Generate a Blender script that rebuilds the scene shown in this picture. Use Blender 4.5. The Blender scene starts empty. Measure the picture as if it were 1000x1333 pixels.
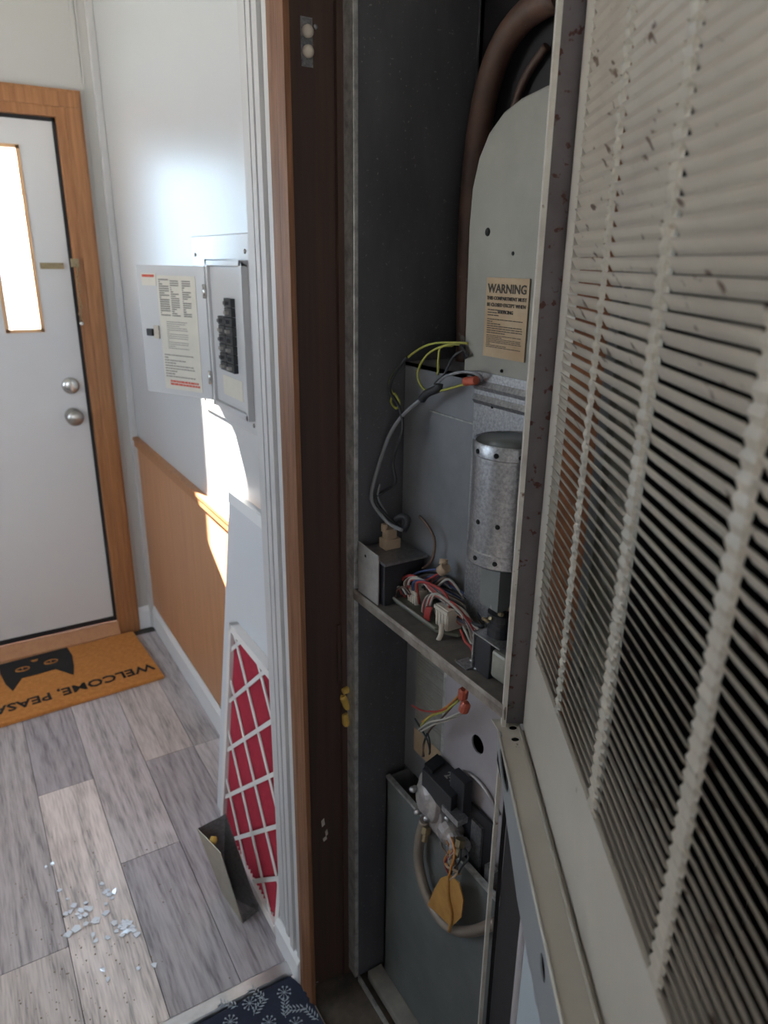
import bpy, bmesh, math, random
from mathutils import Vector, Matrix
from mathutils.geometry import delaunay_2d_cdt
random.seed(7)
C = bpy.context.scene.collection
S = 1.5                      # one layout unit = camera height = 1.5 m
# ------------------------------------------------------------------ camera
FPX = 935.0
PIT, ROL, HEAD = math.radians(19.2), math.radians(0.7), math.radians(31.2)
FW = Vector((math.sin(HEAD)*math.cos(PIT), math.cos(HEAD)*math.cos(PIT), -math.sin(PIT)))
R0 = Vector((math.cos(HEAD), -math.sin(HEAD), 0)); U0 = R0.cross(FW)
RT = math.cos(ROL)*R0 + math.sin(ROL)*U0; UP = RT.cross(FW)
cam_d = bpy.data.cameras.new('camera'); cam = bpy.data.objects.new('camera', cam_d); C.objects.link(cam)
cam_d.sensor_fit = 'HORIZONTAL'; cam_d.sensor_width = 36; cam_d.lens = FPX/1000*36
cam_d.clip_start = 0.01
m3 = Matrix((RT, UP, -FW)).transposed()
cam.matrix_world = Matrix.Translation((0, 0, S)) @ m3.to_4x4()
cam_d.dof.use_dof = True; cam_d.dof.focus_distance = 1.0; cam_d.dof.aperture_fstop = 8.0
bpy.context.scene.camera = cam
# ------------------------------------------------------------------ light
scn = bpy.context.scene
scn.view_settings.view_transform = 'Standard'; scn.view_settings.look = 'None'
scn.view_settings.gamma = 1; scn.view_settings.use_curve_mapping = False
scn.view_settings.exposure = 0.08
W = bpy.data.worlds.new('sky'); scn.world = W; W.use_nodes = True
bg = W.node_tree.nodes['Background']; bg.inputs[0].default_value = (0.74, 0.87, 1.0, 1); bg.inputs[1].default_value = 3.0
sd = bpy.data.lights.new('sun', 'SUN'); sd.energy = 120; sd.angle = 0.012; sd.color = (1, 0.93, 0.82)
so = bpy.data.objects.new('sun', sd); C.objects.link(so)
so.rotation_euler = Vector((0.185, -0.594, -0.374)).to_track_quat('-Z', 'Y').to_euler()
def area(name, loc, dirv, sx, sy, power, col):
    d = bpy.data.lights.new(name, 'AREA'); d.shape = 'RECTANGLE'; d.size = sx*S; d.size_y = sy*S; d.energy = power; d.color = col
    o = bpy.data.objects.new(name, d); C.objects.link(o); o.location = Vector(loc)*S
    o.rotation_euler = Vector(dirv).to_track_quat('-Z', 'Y').to_euler(); return o
# fill lamps added at unseen left and back openings; daylight at the end door glass
area('fill_light_left', (-1.06, 1.20, 1.02), (1, 0, -0.1), 0.8, 0.62, 10, (0.66, 0.82, 1.0))
area('fill_light_back', (-0.45, -1.57, 0.95), (0.12, 1, -0.1), 0.8, 0.7, 13, (0.95, 0.97, 1.0))

area('door_glass_daylight', (0.173, 1.985, 1.034), (0, -1, 0), 0.082, 0.40, 4.0, (0.50, 0.76, 1.0))
gd = bpy.data.lights.new('wall_glow_spot', 'SPOT'); gd.energy = 15; gd.spot_size = math.radians(8.5); gd.spot_blend = .75; gd.shadow_soft_size = .02; gd.color = (.68, .86, 1)  # added spot lamp for the soft bright patch on the hall wall
go_ = bpy.data.objects.new('wall_glow_spot', gd); C.objects.link(go_); go_.location = Vector((-1.0, 1.28, 1.24))*S
go_.rotation_euler = (Vector((.40, 1.47, 1.095))-Vector((-1.0, 1.28, 1.24))).to_track_quat('-Z', 'Y').to_euler()

# ------------------------------------------------------------------ helpers
def V(*a): return Vector(a)
def ray(u, v): return FW + RT*((u-500)/FPX) - UP*((v-666.5)/FPX)
CO = Vector((0, 0, 1))
def ax_(u, v, x): r = ray(u, v); return CO + r*(x/r.x)
def ay_(u, v, y): r = ray(u, v); return CO + r*(y/r.y)
def az_(u, v, z): r = ray(u, v); return CO + r*((z-1)/r.z)

def tag(o, label=None, cat=None, group=None, kind=None):
    if label: o['label'] = label
    if cat: o['category'] = cat
    if group: o['group'] = group
    if kind: o['kind'] = kind
    return o
def thing(name, label, cat, loc=(0, 0, 0), group=None):
    o = bpy.data.objects.new(name, None); C.objects.link(o); o.empty_display_size = .05
    o.location = Vector(loc)*S; return tag(o, label, cat, group)
def worldloc(o):
    p = Vector((0, 0, 0))
    while o is not None: p += o.location; o = o.parent
    return p

class MB:
    def __init__(s): s.v = []; s.f = []; s.sm = []
    def add(s, vs, fs, smooth=False):
        n = len(s.v); s.v += [Vector(p) for p in vs]; s.f += [tuple(i+n for i in f) for f in fs]; s.sm += [smooth]*len(fs); return s
    def box(s, a, b):
        x0, y0, z0 = a; x1, y1, z1 = b
        if x0 > x1: x0, x1 = x1, x0
        if y0 > y1: y0, y1 = y1, y0
        if z0 > z1: z0, z1 = z1, z0
        vs = [(x0,y0,z0),(x1,y0,z0),(x1,y1,z0),(x0,y1,z0),(x0,y0,z1),(x1,y0,z1),(x1,y1,z1),(x0,y1,z1)]
        return s.add(vs, [(0,3,2,1),(4,5,6,7),(0,1,5,4),(1,2,6,5),(2,3,7,6),(3,0,4,7)])
    def obox(s, o, ea, eb, ec):      # corner o and three edge vectors
        o, ea, eb, ec = map(Vector, (o, ea, eb, ec))
        if ea.cross(eb).dot(ec) < 0: ea, eb = eb, ea
        vs = [o, o+ea, o+ea+eb, o+eb, o+ec, o+ea+ec, o+ea+eb+ec, o+eb+ec]
        return s.add(vs, [(0,3,2,1),(4,5,6,7),(0,1,5,4),(1,2,6,5),(2,3,7,6),(3,0,4,7)])
    def prism(s, pts, ext, smooth=False):     # closed 3d polygon extruded by ext
        n = len(pts); ext = Vector(ext); a = [Vector(p) for p in pts]
        s.add(a+[p+ext for p in a], [tuple(range(n))[::-1], tuple(range(n, 2*n))])
        return s.add(a+[p+ext for p in a], [(i, (i+1) % n, n+(i+1) % n, n+i) for i in range(n)], smooth)
    def tube(s, pts, r, seg=8, smooth_path=True, sub=4, rs=None):
        P = [Vector(p) for p in pts]
        if smooth_path and len(P) > 2:
            Q = []
            for i in range(len(P)-1):
                p0 = P[max(i-1, 0)]; p1 = P[i]; p2 = P[i+1]; p3 = P[min(i+2, len(P)-1)]
                for k in range(sub):
                    t = k/sub
                    Q.append(.5*((2*p1)+(p2-p0)*t+(2*p0-5*p1+4*p2-p3)*t*t+(3*p1-p0-3*p2+p3)*t**3))
            Q.append(P[-1]); P = Q
        n = len(P); vs = []; fs = []
        nrm = None
        for i, p in enumerate(P):
            t = (P[min(i+1, n-1)]-P[max(i-1, 0)]).normalized()
            if nrm is None:
                nrm = t.orthogonal().normalized()
            nrm = (nrm - t*nrm.dot(t))
            nrm = nrm.normalized() if nrm.length > 1e-6 else t.orthogonal().normalized()
            b = t.cross(nrm)
            for k in range(seg):
                a = 2*math.pi*k/seg
                vs.append(p+(nrm*math.cos(a)+b*math.sin(a))*r)
        for i in range(n-1):
            for k in range(seg):
                k2 = (k+1) % seg
                fs.append((i*seg+k, i*seg+k2, (i+1)*seg+k2, (i+1)*seg+k))
        s.add(vs, fs, True)
        s.add(vs[:seg], [tuple(range(seg))[::-1]]); s.add(vs[-seg:], [tuple(range(seg))])
        return s
    def lathe(s, o, axis, prof, seg=32, smooth=True):    # prof: (radius, height) list along axis
        o = Vector(o); axis = Vector(axis).normalized(); a = axis.orthogonal().normalized(); b = axis.cross(a)
        vs = []; fs = []
        for r, h in prof:
            for k in range(seg):
                t = 2*math.pi*k/seg
                vs.append(o+axis*h+(a*math.cos(t)+b*math.sin(t))*r)
        for i in range(len(prof)-1):
            for k in range(seg):
                k2 = (k+1) % seg
                fs.append((i*seg+k, i*seg+k2, (i+1)*seg+k2, (i+1)*seg+k))
        s.add(vs, fs, smooth)
        s.add(vs[:seg], [tuple(range(seg))[::-1]]); s.add(vs[-seg:], [tuple(range(seg))])
        return s
    def plate(s, o, eu, ev, outer, holes, th):   # flat sheet with holes; outer and holes are (u,v) polygons
        o, eu, ev = map(Vector, (o, eu, ev)); nn = eu.cross(ev).normalized()*th
        loops = [outer]+holes; pts = []; edges = []
        for L in loops:
            b = len(pts); pts += [Vector(p) for p in L]; edges += [(b+i, b+(i+1) % len(L)) for i in range(len(L))]
        res = delaunay_2d_cdt(pts, edges, [], 0, 1e-7)
        def inside(p, L):
            c = False; j = len(L)-1
            for i in range(len(L)):
                if (L[i][1] > p[1]) != (L[j][1] > p[1]) and p[0] < (L[j][0]-L[i][0])*(p[1]-L[i][1])/(L[j][1]-L[i][1])+L[i][0]: c = not c
                j = i
            return c
        vv = res[0]; fs = []
        for f in res[2]:
            c = sum((vv[i] for i in f), Vector((0, 0)))/len(f)
            if inside(c, outer) and not any(inside(c, h) for h in holes): fs.append(tuple(f))
        top = [o+eu*p.x+ev*p.y+nn for p in vv]; bot = [o+eu*p.x+ev*p.y for p in vv]; n = len(vv)
        s.add(top+bot, fs+[tuple(i+n for i in f)[::-1] for f in fs])
        for L in loops:
            m = len(L); a = [o+eu*p[0]+ev*p[1] for p in L]
            s.add(a+[p+nn for p in a], [(i, (i+1) % m, m+(i+1) % m, m+i) for i in range(m)])
        return s
    def build(s, name, mat, parent=None, label=None, kind=None, bevel=0, fix=True):
        me = bpy.data.meshes.new(name)
        off = worldloc(parent) if parent else Vector((0, 0, 0))
        me.from_pydata([p*S-off for p in s.v], [], s.f)
        me.polygons.foreach_set('use_smooth', s.sm)
        if fix:
            bm = bmesh.new(); bm.from_mesh(me); bmesh.ops.remove_doubles(bm, verts=bm.verts, dist=1e-6)
            bmesh.ops.recalc_face_normals(bm, faces=bm.faces); bm.to_mesh(me); bm.free()
        me.materials.append(mat); me.update()
        o = bpy.data.objects.new(name, me); C.objects.link(o)
        if parent: o.parent = parent
        if bevel:
            b = o.modifiers.new('b', 'BEVEL'); b.width = bevel*S; b.segments = 2; b.limit_method = 'ANGLE'
        return tag(o, label, None, None, kind)
def _split(s, name, mat, parent):
    key = {}; par = list(range(len(s.v)))
    def fd(i):
        while par[i] != i: par[i] = par[par[i]]; i = par[i]
        return i
    for i, p in enumerate(s.v):
        k = (round(p.x, 6), round(p.y, 6), round(p.z, 6))
        if k in key: par[fd(i)] = fd(key[k])
        else: key[k] = i
    for f in s.f:
        for i in f[1:]: par[fd(i)] = fd(f[0])
    gr = {}
    for f, m_ in zip(s.f, s.sm): gr.setdefault(fd(f[0]), []).append((f, m_))
    for fs in gr.values():
        ids = sorted({i for f, _ in fs for i in f}); mp = {a: b for b, a in enumerate(ids)}
        mb = MB(); mb.v = [s.v[i] for i in ids]; mb.f = [tuple(mp[i] for i in f) for f, _ in fs]; mb.sm = [m_ for _, m_ in fs]
        mb.build(name, mat, parent)
MB.build_split = _split
def ell(cx, cy, rx, ry, n=20, rot=0):
    c, s_ = math.cos(rot), math.sin(rot)
    return [(cx+rx*math.cos(t)*c-ry*math.sin(t)*s_, cy+rx*math.cos(t)*s_+ry*math.sin(t)*c) for t in [2*math.pi*i/n for i in range(n)]]

def text_mb(body, o, eu, ev, size, th=.0004, align='CENTER'):
    cu = bpy.data.curves.new('t', 'FONT'); cu.body = body; cu.size = 1; cu.align_x = align; cu.resolution_u = 2; cu.offset = .018
    ob = bpy.data.objects.new('t', cu); C.objects.link(ob)
    dg = bpy.context.evaluated_depsgraph_get(); me = bpy.data.meshes.new_from_object(ob.evaluated_get(dg))
    o, eu, ev = Vector(o), Vector(eu).normalized(), Vector(ev).normalized(); nn = eu.cross(ev)*th
    mb = MB(); vs = [o+(eu*v.co.x+ev*v.co.y)*size for v in me.vertices]; n = len(vs)
    fs = [tuple(p.vertices) for p in me.polygons]
    mb.add([p+nn for p in vs]+vs, fs+[tuple(i+n for i in f)[::-1] for f in fs])
    cnt = {}
    for f in fs:
        for i in range(len(f)):
            e = (f[i], f[(i+1) % len(f)]); cnt[e] = cnt.get(e, 0)+1
    bd = [e for e in cnt if (e[1], e[0]) not in cnt]
    mb.add([p+nn for p in vs]+vs, [(a+n, b+n, b, a) for a, b in bd])
    bpy.data.objects.remove(ob); bpy.data.curves.remove(cu); return mb
def lines_mb(o, eu, ev, w, h, rows, frac=.5, words=True, seed=1, th=.0003):   # rows of small print
    rr = random.Random(seed); mb = MB(); o, eu, ev = Vector(o), Vector(eu).normalized(), Vector(ev).normalized(); nn = eu.cross(ev)*th
    for i in range(rows):
        y = h*(1-(i+.75)/rows); x = 0
        while x < w*.97:
            l = min(rr.uniform(.04, .14)*w, w-x)
            mb.obox(o+eu*x+ev*y, eu*l, ev*(h/rows*frac), nn); x += l+.02*w
            if rr.random() < .06: break
    return mb

# ------------------------------------------------------------------ materials
def mat(name, col, rough=.6, metal=0., var=.0, vscale=5., stretch=(1, 1, 1), col2=None, bump=0., bscale=None,
        spots=None, spot_scale=30., spot_th=.65, spec=.5, coat=0., coat_rough=.1, tint=False, trans=0, world=False):
    m = bpy.data.materials.new(name); m.use_nodes = True; nt = m.node_tree; N = nt.nodes; L = nt.links
    b = N['Principled BSDF']; b.inputs['Roughness'].default_value = rough; b.inputs['Metallic'].default_value = metal
    b.inputs['Specular IOR Level'].default_value = spec
    b.inputs['Coat Weight'].default_value = coat; b.inputs['Coat Roughness'].default_value = coat_rough
    col = tuple(col)+(1,); b.inputs['Base Color'].default_value = col
    if trans: b.inputs['Transmission Weight'].default_value = trans
    tc = N.new('ShaderNodeTexCoord'); mp = N.new('ShaderNodeMapping'); L.new(tc.outputs['Object'], mp.inputs[0]); mp.inputs['Scale'].default_value = stretch
    if world:
        ge = N.new('ShaderNodeNewGeometry'); L.new(ge.outputs['Position'], mp.inputs[0])
    cur = None
    if var or col2:
        n = N.new('ShaderNodeTexNoise'); n.inputs['Scale'].default_value = vscale; n.inputs['Detail'].default_value = 6; n.inputs['Roughness'].default_value = .65
        L.new(mp.outputs[0], n.inputs[0]); r = N.new('ShaderNodeValToRGB')
        c2 = tuple(col2)+(1,) if col2 else tuple(max(0, c*(1-var)) for c in col[:3])+(1,)
        r.color_ramp.elements[0].position = .33; r.color_ramp.elements[1].position = .67
        r.color_ramp.elements[0].color = c2; r.color_ramp.elements[1].color = col
        L.new(n.outputs['Fac'], r.inputs[0]); cur = r.outputs[0]
    if spots:
        n2 = N.new('ShaderNodeTexNoise'); n2.inputs['Scale'].default_value = spot_scale; n2.inputs['Detail'].default_value = 4
        L.new(ge.outputs['Position'] if world else tc.outputs['Object'], n2.inputs[0]); r2 = N.new('ShaderNodeValToRGB')
        r2.color_ramp.elements[0].position = spot_th; r2.color_ramp.elements[1].position = spot_th+.05
        mx = N.new('ShaderNodeMix'); mx.data_type = 'RGBA'; L.new(n2.outputs['Fac'], r2.inputs[0]); L.new(r2.outputs[0], mx.inputs[0])
        if cur: L.new(cur, mx.inputs[6])
        else: mx.inputs[6].default_value = col
        mx.inputs[7].default_value = tuple(spots)+(1,); cur = mx.outputs[2]
    if tint:
        oi = N.new('ShaderNodeObjectInfo'); mx = N.new('ShaderNodeMix'); mx.data_type = 'RGBA'; mx.blend_type = 'MULTIPLY'; mx.inputs[0].default_value = 1
        L.new(cur, mx.inputs[6]); L.new(oi.outputs['Color'], mx.inputs[7]); cur = mx.outputs[2]
    if cur: L.new(cur, b.inputs['Base Color'])
    if bump:
        n3 = N.new('ShaderNodeTexNoise'); n3.inputs['Scale'].default_value = bscale or vscale; n3.inputs['Detail'].default_value = 3
        L.new(mp.outputs[0], n3.inputs[0]); bp = N.new('ShaderNodeBump'); bp.inputs['Strength'].default_value = bump; bp.inputs['Distance'].default_value = .002
        L.new(n3.outputs['Fac'], bp.inputs['Height']); L.new(bp.outputs[0], b.inputs['Normal'])
    return m
M = {}
M['wall'] = mat('wall_paint', (.50, .505, .515), .45, var=.04, vscale=2, coat=1., coat_rough=.33, bump=.1, bscale=3)
M['wall_far'] = mat('far_wall_paint', (.50, .49, .47), .6, var=.05, vscale=2)
M['ceil'] = mat('ceiling_paint', (.42, .42, .41), .8)
M['trimw'] = mat('white_trim', (.74, .74, .75), .4)
M['batten'] = mat('grey_white_batten', (.52, .51, .51), .45, var=.08, vscale=6)
M['oak'] = mat('orange_oak', (.42, .19, .075), .45, col2=(.27, .11, .04), vscale=14, stretch=(6, 6, .35), bump=.2, bscale=30)
M['stop'] = mat('glowing_wood_stop', (.70, .42, .22), .5)  # wood made lighter to carry the glow beside the bright glass
M['casing'] = mat('brown_casing', (.235, .105, .050), .5, col2=(.13, .055, .025), vscale=18, stretch=(8, 8, .3), bump=.3, bscale=30)
M['jamb'] = mat('dark_brown_jamb', (.060, .030, .020), .6, col2=(.038, .020, .015), vscale=12, stretch=(8, 8, .3), bump=.1)
M['wains'] = mat('wainscot_veneer', (.50, .25, .125), .5, col2=(.42, .20, .10), vscale=9, stretch=(5, 5, .3))
M['door'] = mat('door_paint', (.66, .655, .66), .45, var=.04, vscale=3)
M['black'] = mat('black_rubber', (.01, .01, .012), .6)
M['hole'] = mat('deep_black', (.004, .004, .004), .9)
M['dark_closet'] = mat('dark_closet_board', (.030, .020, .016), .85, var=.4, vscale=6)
def plank_mat():
    m = bpy.data.materials.new('vinyl_plank'); m.use_nodes = True; N = m.node_tree.nodes; L = m.node_tree.links; b = N['Principled BSDF']
    tc = N.new('ShaderNodeTexCoord'); oi = N.new('ShaderNodeObjectInfo'); mp = N.new('ShaderNodeMapping'); mp.inputs['Scale'].default_value = (17, 1.3, 1)
    L.new(tc.outputs['Object'], mp.inputs[0]); cb = N.new('ShaderNodeCombineXYZ'); mu = N.new('ShaderNodeMath'); mu.operation = 'MULTIPLY'; mu.inputs[1].default_value = 37
    L.new(oi.outputs['Color'], mu.inputs[0]); L.new(mu.outputs[0], cb.inputs[2]); ad = N.new('ShaderNodeVectorMath'); L.new(mp.outputs[0], ad.inputs[0]); L.new(cb.outputs[0], ad.inputs[1])
    w = N.new('ShaderNodeTexNoise'); w.inputs['Scale'].default_value = .55; w.inputs['Detail'].default_value = 1.5; L.new(ad.outputs[0], w.inputs[0])
    m1 = N.new('ShaderNodeMath'); m1.operation = 'MULTIPLY'; m1.inputs[1].default_value = 9; L.new(w.outputs['Fac'], m1.inputs[0])
    pp = N.new('ShaderNodeMath'); pp.operation = 'PINGPONG'; pp.inputs[1].default_value = .5; L.new(m1.outputs[0], pp.inputs[0])
    f = N.new('ShaderNodeTexNoise'); f.inputs['Scale'].default_value = 12; f.inputs['Detail'].default_value = 6; L.new(ad.outputs[0], f.inputs[0])
    s1 = N.new('ShaderNodeMath'); s1.operation = 'MULTIPLY_ADD'; s1.inputs[1].default_value = .62; L.new(pp.outputs[0], s1.inputs[0]); L.new(f.outputs['Fac'], s1.inputs[2])
    r = N.new('ShaderNodeValToRGB'); e = r.color_ramp.elements; e[0].position = .36; e[0].color = (.30, .28, .28, 1); e[1].position = .85; e[1].color = (.72, .68, .67, 1)
    x = e.new(.56); x.color = (.53, .495, .485, 1); L.new(s1.outputs[0], r.inputs[0])
    mx = N.new('ShaderNodeMix'); mx.data_type = 'RGBA'; mx.blend_type = 'MULTIPLY'; mx.inputs[0].default_value = 1; L.new(r.outputs[0], mx.inputs[6]); L.new(oi.outputs['Color'], mx.inputs[7])
    L.new(mx.outputs[2], b.inputs['Base Color']); b.inputs['Roughness'].default_value = .36
    bp = N.new('ShaderNodeBump'); bp.inputs['Strength'].default_value = .12; bp.inputs['Distance'].default_value = .001; L.new(s1.outputs[0], bp.inputs['Height']); L.new(bp.outputs[0], b.inputs['Normal'])
    return m
M['plank'] = plank_mat()
M['joint'] = mat('plank_joint', (.05, .045, .04), .8)
M['coir'] = mat('orange_coir', (.60, .25, .065), .95, col2=(.46, .18, .04), vscale=60, bump=.8, bscale=300)
M['matblack'] = mat('black_coir', (.012, .012, .012), .9, bump=.6, bscale=300)
M['rug'] = mat('navy_rug', (.012, .02, .045), .85, col2=(.008, .012, .03), vscale=30, bump=.4, bscale=300)
M['rugink'] = mat('grey_white_rug_ink', (.34, .38, .42), .85)
M['alu'] = mat('aluminium_strip', (.55, .55, .56), .3, 1., var=.2, vscale=30)
M['steelw'] = mat('panel_enamel', (.50, .495, .50), .4, coat=.5, coat_rough=.2)
M['chrome'] = mat('satin_nickel', (.6, .59, .56), .25, 1.)
M['knobm'] = mat('brushed_knob', (.45, .43, .40), .3, 1.)
M['breaker'] = mat('black_breaker', (.02, .02, .022), .5)
M['paperb'] = mat('cream_label_paper', (.62, .58, .50), .8, var=.08, vscale=20)
M['ink'] = mat('black_ink', (.05, .045, .04), .8)
M['inkr'] = mat('red_ink', (.55, .08, .05), .8)
M['inkg'] = mat('grey_print', (.25, .23, .21), .8)
M['board'] = mat('white_metal_board', (.62, .63, .66), .45, var=.03, vscale=3)
M['pleat'] = mat('red_filter_media', (.56, .05, .09), .9, var=.2, vscale=30)
M['card'] = mat('white_cardboard', (.72, .68, .66), .8)
M['galv'] = mat('galvanised_dusty', (.36, .36, .37), .42, .85, col2=(.24, .24, .25), vscale=120, spots=(.16, .15, .14), spot_scale=12, spot_th=.6)
M['galvs'] = mat('galvanised_spangle', (.42, .42, .43), .38, .8, col2=(.22, .22, .23), vscale=220)
M['galvl'] = mat('light_zinc_plate', (.42, .40, .375), .45, .3, col2=(.30, .285, .265), vscale=30)
M['shelfm'] = mat('dirty_shelf', (.17, .15, .13), .7, .2, col2=(.09, .08, .07), vscale=20)
M['lipm'] = mat('dirty_lip', (.34, .30, .26), .5, .4, col2=(.16, .13, .11), vscale=30)
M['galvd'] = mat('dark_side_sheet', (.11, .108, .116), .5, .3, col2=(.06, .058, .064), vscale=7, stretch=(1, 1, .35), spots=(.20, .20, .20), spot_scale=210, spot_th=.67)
M['galvp'] = mat('grey_inner_sheet', (.27, .272, .285), .45, .4, col2=(.18, .18, .19), vscale=5)
M['flange'] = mat('flange_metal', (.58, .57, .54), .35, .5, col2=(.26, .25, .24), vscale=50)
M['cover'] = mat('round_cover_paint', (.255, .24, .21), .5, .15, col2=(.20, .19, .165), vscale=6, spots=(.12, .10, .08), spot_scale=26, spot_th=.72)
M['box'] = mat('grey_green_box', (.17, .18, .175), .5, .3, col2=(.12, .125, .12), vscale=6, spots=(.26, .26, .25), spot_scale=90, spot_th=.70)
M['pink'] = mat('pale_inner_panel', (.36, .33, .34), .6, .1, col2=(.28, .25, .26), vscale=5)
M['rusty'] = mat('rust_spotted_channel', (.155, .14, .15), .55, .3, col2=(.11, .095, .10), vscale=12, spots=(.07, .022, .014), spot_scale=95, spot_th=.615)
M['postw'] = mat('worn_white_edge', (.62, .60, .55), .45, .1, col2=(.48, .44, .39), vscale=30, spots=(.20, .12, .08), spot_scale=60, spot_th=.69)
M['beige'] = mat('beige_enamel', (.50, .46, .40), .38, col2=(.43, .395, .34), vscale=7, spots=(.12, .09, .07), spot_scale=45, spot_th=.71, coat=.1)
M['slat'] = mat('beige_louvre', (.47, .425, .36), .45, col2=(.38, .335, .285), vscale=9, stretch=(1, 1, 1), spots=(.11, .07, .05), spot_scale=48, spot_th=.64, world=True)
M['ribm'] = mat('light_louvre_rib', (.44, .395, .33), .4, col2=(.35, .315, .26), vscale=25, spots=(.25, .16, .10), spot_scale=60, spot_th=.68)
M['blue'] = mat('blue_lit_inner_door', (.36, .38, .39), .35, .2, col2=(.30, .32, .34), vscale=4, coat=.2)  # bluish light from the hall is tinted into the lip colour
M['bluep'] = mat('blue_lit_sheet', (.50, .56, .60), .4, .1, col2=(.44, .50, .54), vscale=4)  # bluish hall light on the sheet is put into this colour
M['foil'] = mat('wrinkled_tape', (.42, .42, .47), .35, .5, col2=(.28, .28, .33), vscale=60, bump=1., bscale=90)
M['liner'] = mat('liner_and_deep_shade', (.014, .012, .014), .6)  # near-black liner, also deep shade put into colour inside the furnace
M['brownp'] = mat('brown_pipe_wrap', (.115, .056, .036), .6, col2=(.05, .028, .02), vscale=14, spots=(.16, .14, .12), spot_scale=30, spot_th=.68)
M['rustw'] = mat('rusty_brown_stud', (.34, .14, .065), .8, col2=(.16, .065, .035), vscale=22)
M['labely'] = mat('aged_tan_label', (.42, .32, .21), .8, col2=(.33, .225, .13), vscale=16)
M['labelt'] = mat('orange_tag_label', (.46, .24, .12), .8, var=.15, vscale=20)
M['plate'] = mat('name_plate', (.30, .29, .25), .5, .3, col2=(.20, .20, .18), vscale=30)
M['tagc'] = mat('ochre_paper_tag', (.44, .23, .055), .85, col2=(.30, .14, .03), vscale=20, bump=.5, bscale=30)
M['conn'] = mat('nylon_connector', (.55, .48, .40), .6, var=.2, vscale=60)
M['tanc'] = mat('tan_connector', (.42, .30, .20), .7, var=.2, vscale=60)
M['bk'] = mat('black_part', (.022, .022, .026), .55, var=.3, vscale=30)
M['cast'] = mat('cast_aluminium', (.44, .40, .39), .5, .5, col2=(.24, .22, .21), vscale=40, bump=.4, bscale=60)
M['brass'] = mat('brass_fitting', (.38, .30, .18), .4, .8, var=.3, vscale=60)
M['tube'] = mat('tan_gas_tube', (.27, .22, .18), .5, .4, var=.2, vscale=20)
M['pcb'] = mat('circuit_board', (.13, .13, .10), .6, var=.3, vscale=60)
for k, c in dict(wy=(.30, .29, .05), wr=(.30, .03, .025), ww=(.36, .33, .29), wk=(.02, .02, .022), wb=(.03, .05, .14), wg=(.20, .20, .21), wn=(.12, .07, .05), wo=(.45, .17, .03)).items():
    M[k] = mat('wire_'+k, c, .55)
M['nutr'] = mat('red_wire_nut', (.42, .09, .05), .5)
M['nuty'] = mat('yellow_wire_nut', (.48, .31, .06), .5)
M['dust'] = mat('dusty_sill', (.26, .24, .21), .8, col2=(.17, .155, .14), vscale=14)
M['dirt'] = mat('dirty_floor_board', (.11, .085, .065), .9, col2=(.05, .04, .03), vscale=18)
M['shard'] = mat('clear_shard', (.80, .88, .98), .12, spec=1., coat=1.)
M['crumb'] = mat('crumbs', (.30, .24, .17), .9)
M['outg'] = mat('outdoor_ground', (.5, .5, .47), .9)
M['brk_sunlit'] = mat('bracket_zinc_sunlit', (.50, .46, .36), .35, .7, var=.2, vscale=12)  # gold of the sunlit bracket face is put into this zinc colour
# glass pane: clear sheet with a light reflection
g = bpy.data.materials.new('glass'); g.use_nodes = True; nt = g.node_tree; nt.nodes.clear()
o_ = nt.nodes.new('ShaderNodeOutputMaterial'); t_ = nt.nodes.new('ShaderNodeBsdfTransparent'); gl = nt.nodes.new('ShaderNodeBsdfGlossy'); mx_ = nt.nodes.new('ShaderNodeMixShader')
gl.inputs['Roughness'].default_value = .02; mx_.inputs[0].default_value = .06
nt.links.new(t_.outputs[0], mx_.inputs[1]); nt.links.new(gl.outputs[0], mx_.inputs[2]); nt.links.new(mx_.outputs[0], o_.inputs[0]); M['glass'] = g

def struct(name, mb, m, parent=None, **k):
    return mb.build(name, m, parent, kind=None if parent else 'structure', **k)

# ------------------------------------------------------------------ room shell
YF, XW, XJ = 1.93, .40, .305          # far wall, hall wall, closet wall face
DL, DR, DT = -.305, .297, 1.297       # end door opening
ZC = 1.62
floor = struct('floor', MB().box((-1.0, -1.65, -.03), (1.0, YF+.06, -.0035)), M['joint'])
pw = .1035
tints = [(1.0, .98, .97), (.72, .70, .72), (.88, .84, .82), (1.12, 1.07, 1.04), (.62, .61, .66), (.82, .80, .83), (.96, .9, .86)]
joints = {2: [.53, 1.33], 1: [1.075], 0: [.55, 1.33], 3: [1.33], -1: [.95, 1.7], -2: [.7, 1.45]}
fixed = {(2, 0): 4, (2, 1): 2, (1, 0): 4, (1, 1): 5, (0, 0): 3, (0, 1): 4, (3, 0): 5, (3, 1): 1, (-1, 1): 1, (-1, 0): 2, (-2, 1): 0, (-2, 0): 2}
pn = 0
for c in range(-9, 4):
    x0 = .018+pw*c; x1 = min(x0+pw, XW-.001)
    js = sorted(joints.get(c, [.8+.13*((c*5) % 4), 1.5+.1*((c*3) % 3)]))
    ys = [.745]+[j for j in js if j > .80]+[YF-.04]
    for i in range(len(ys)-1):
        p = MB().box((x0+.0006, ys[i]+.0006, -.004), (x1-.0006, ys[i+1]-.0006, 0)).build('plank', M['plank'], floor)
        t = tints[fixed.get((c, i), (c*3+i*2) % 7)]; p.color = (*t, 1)
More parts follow.
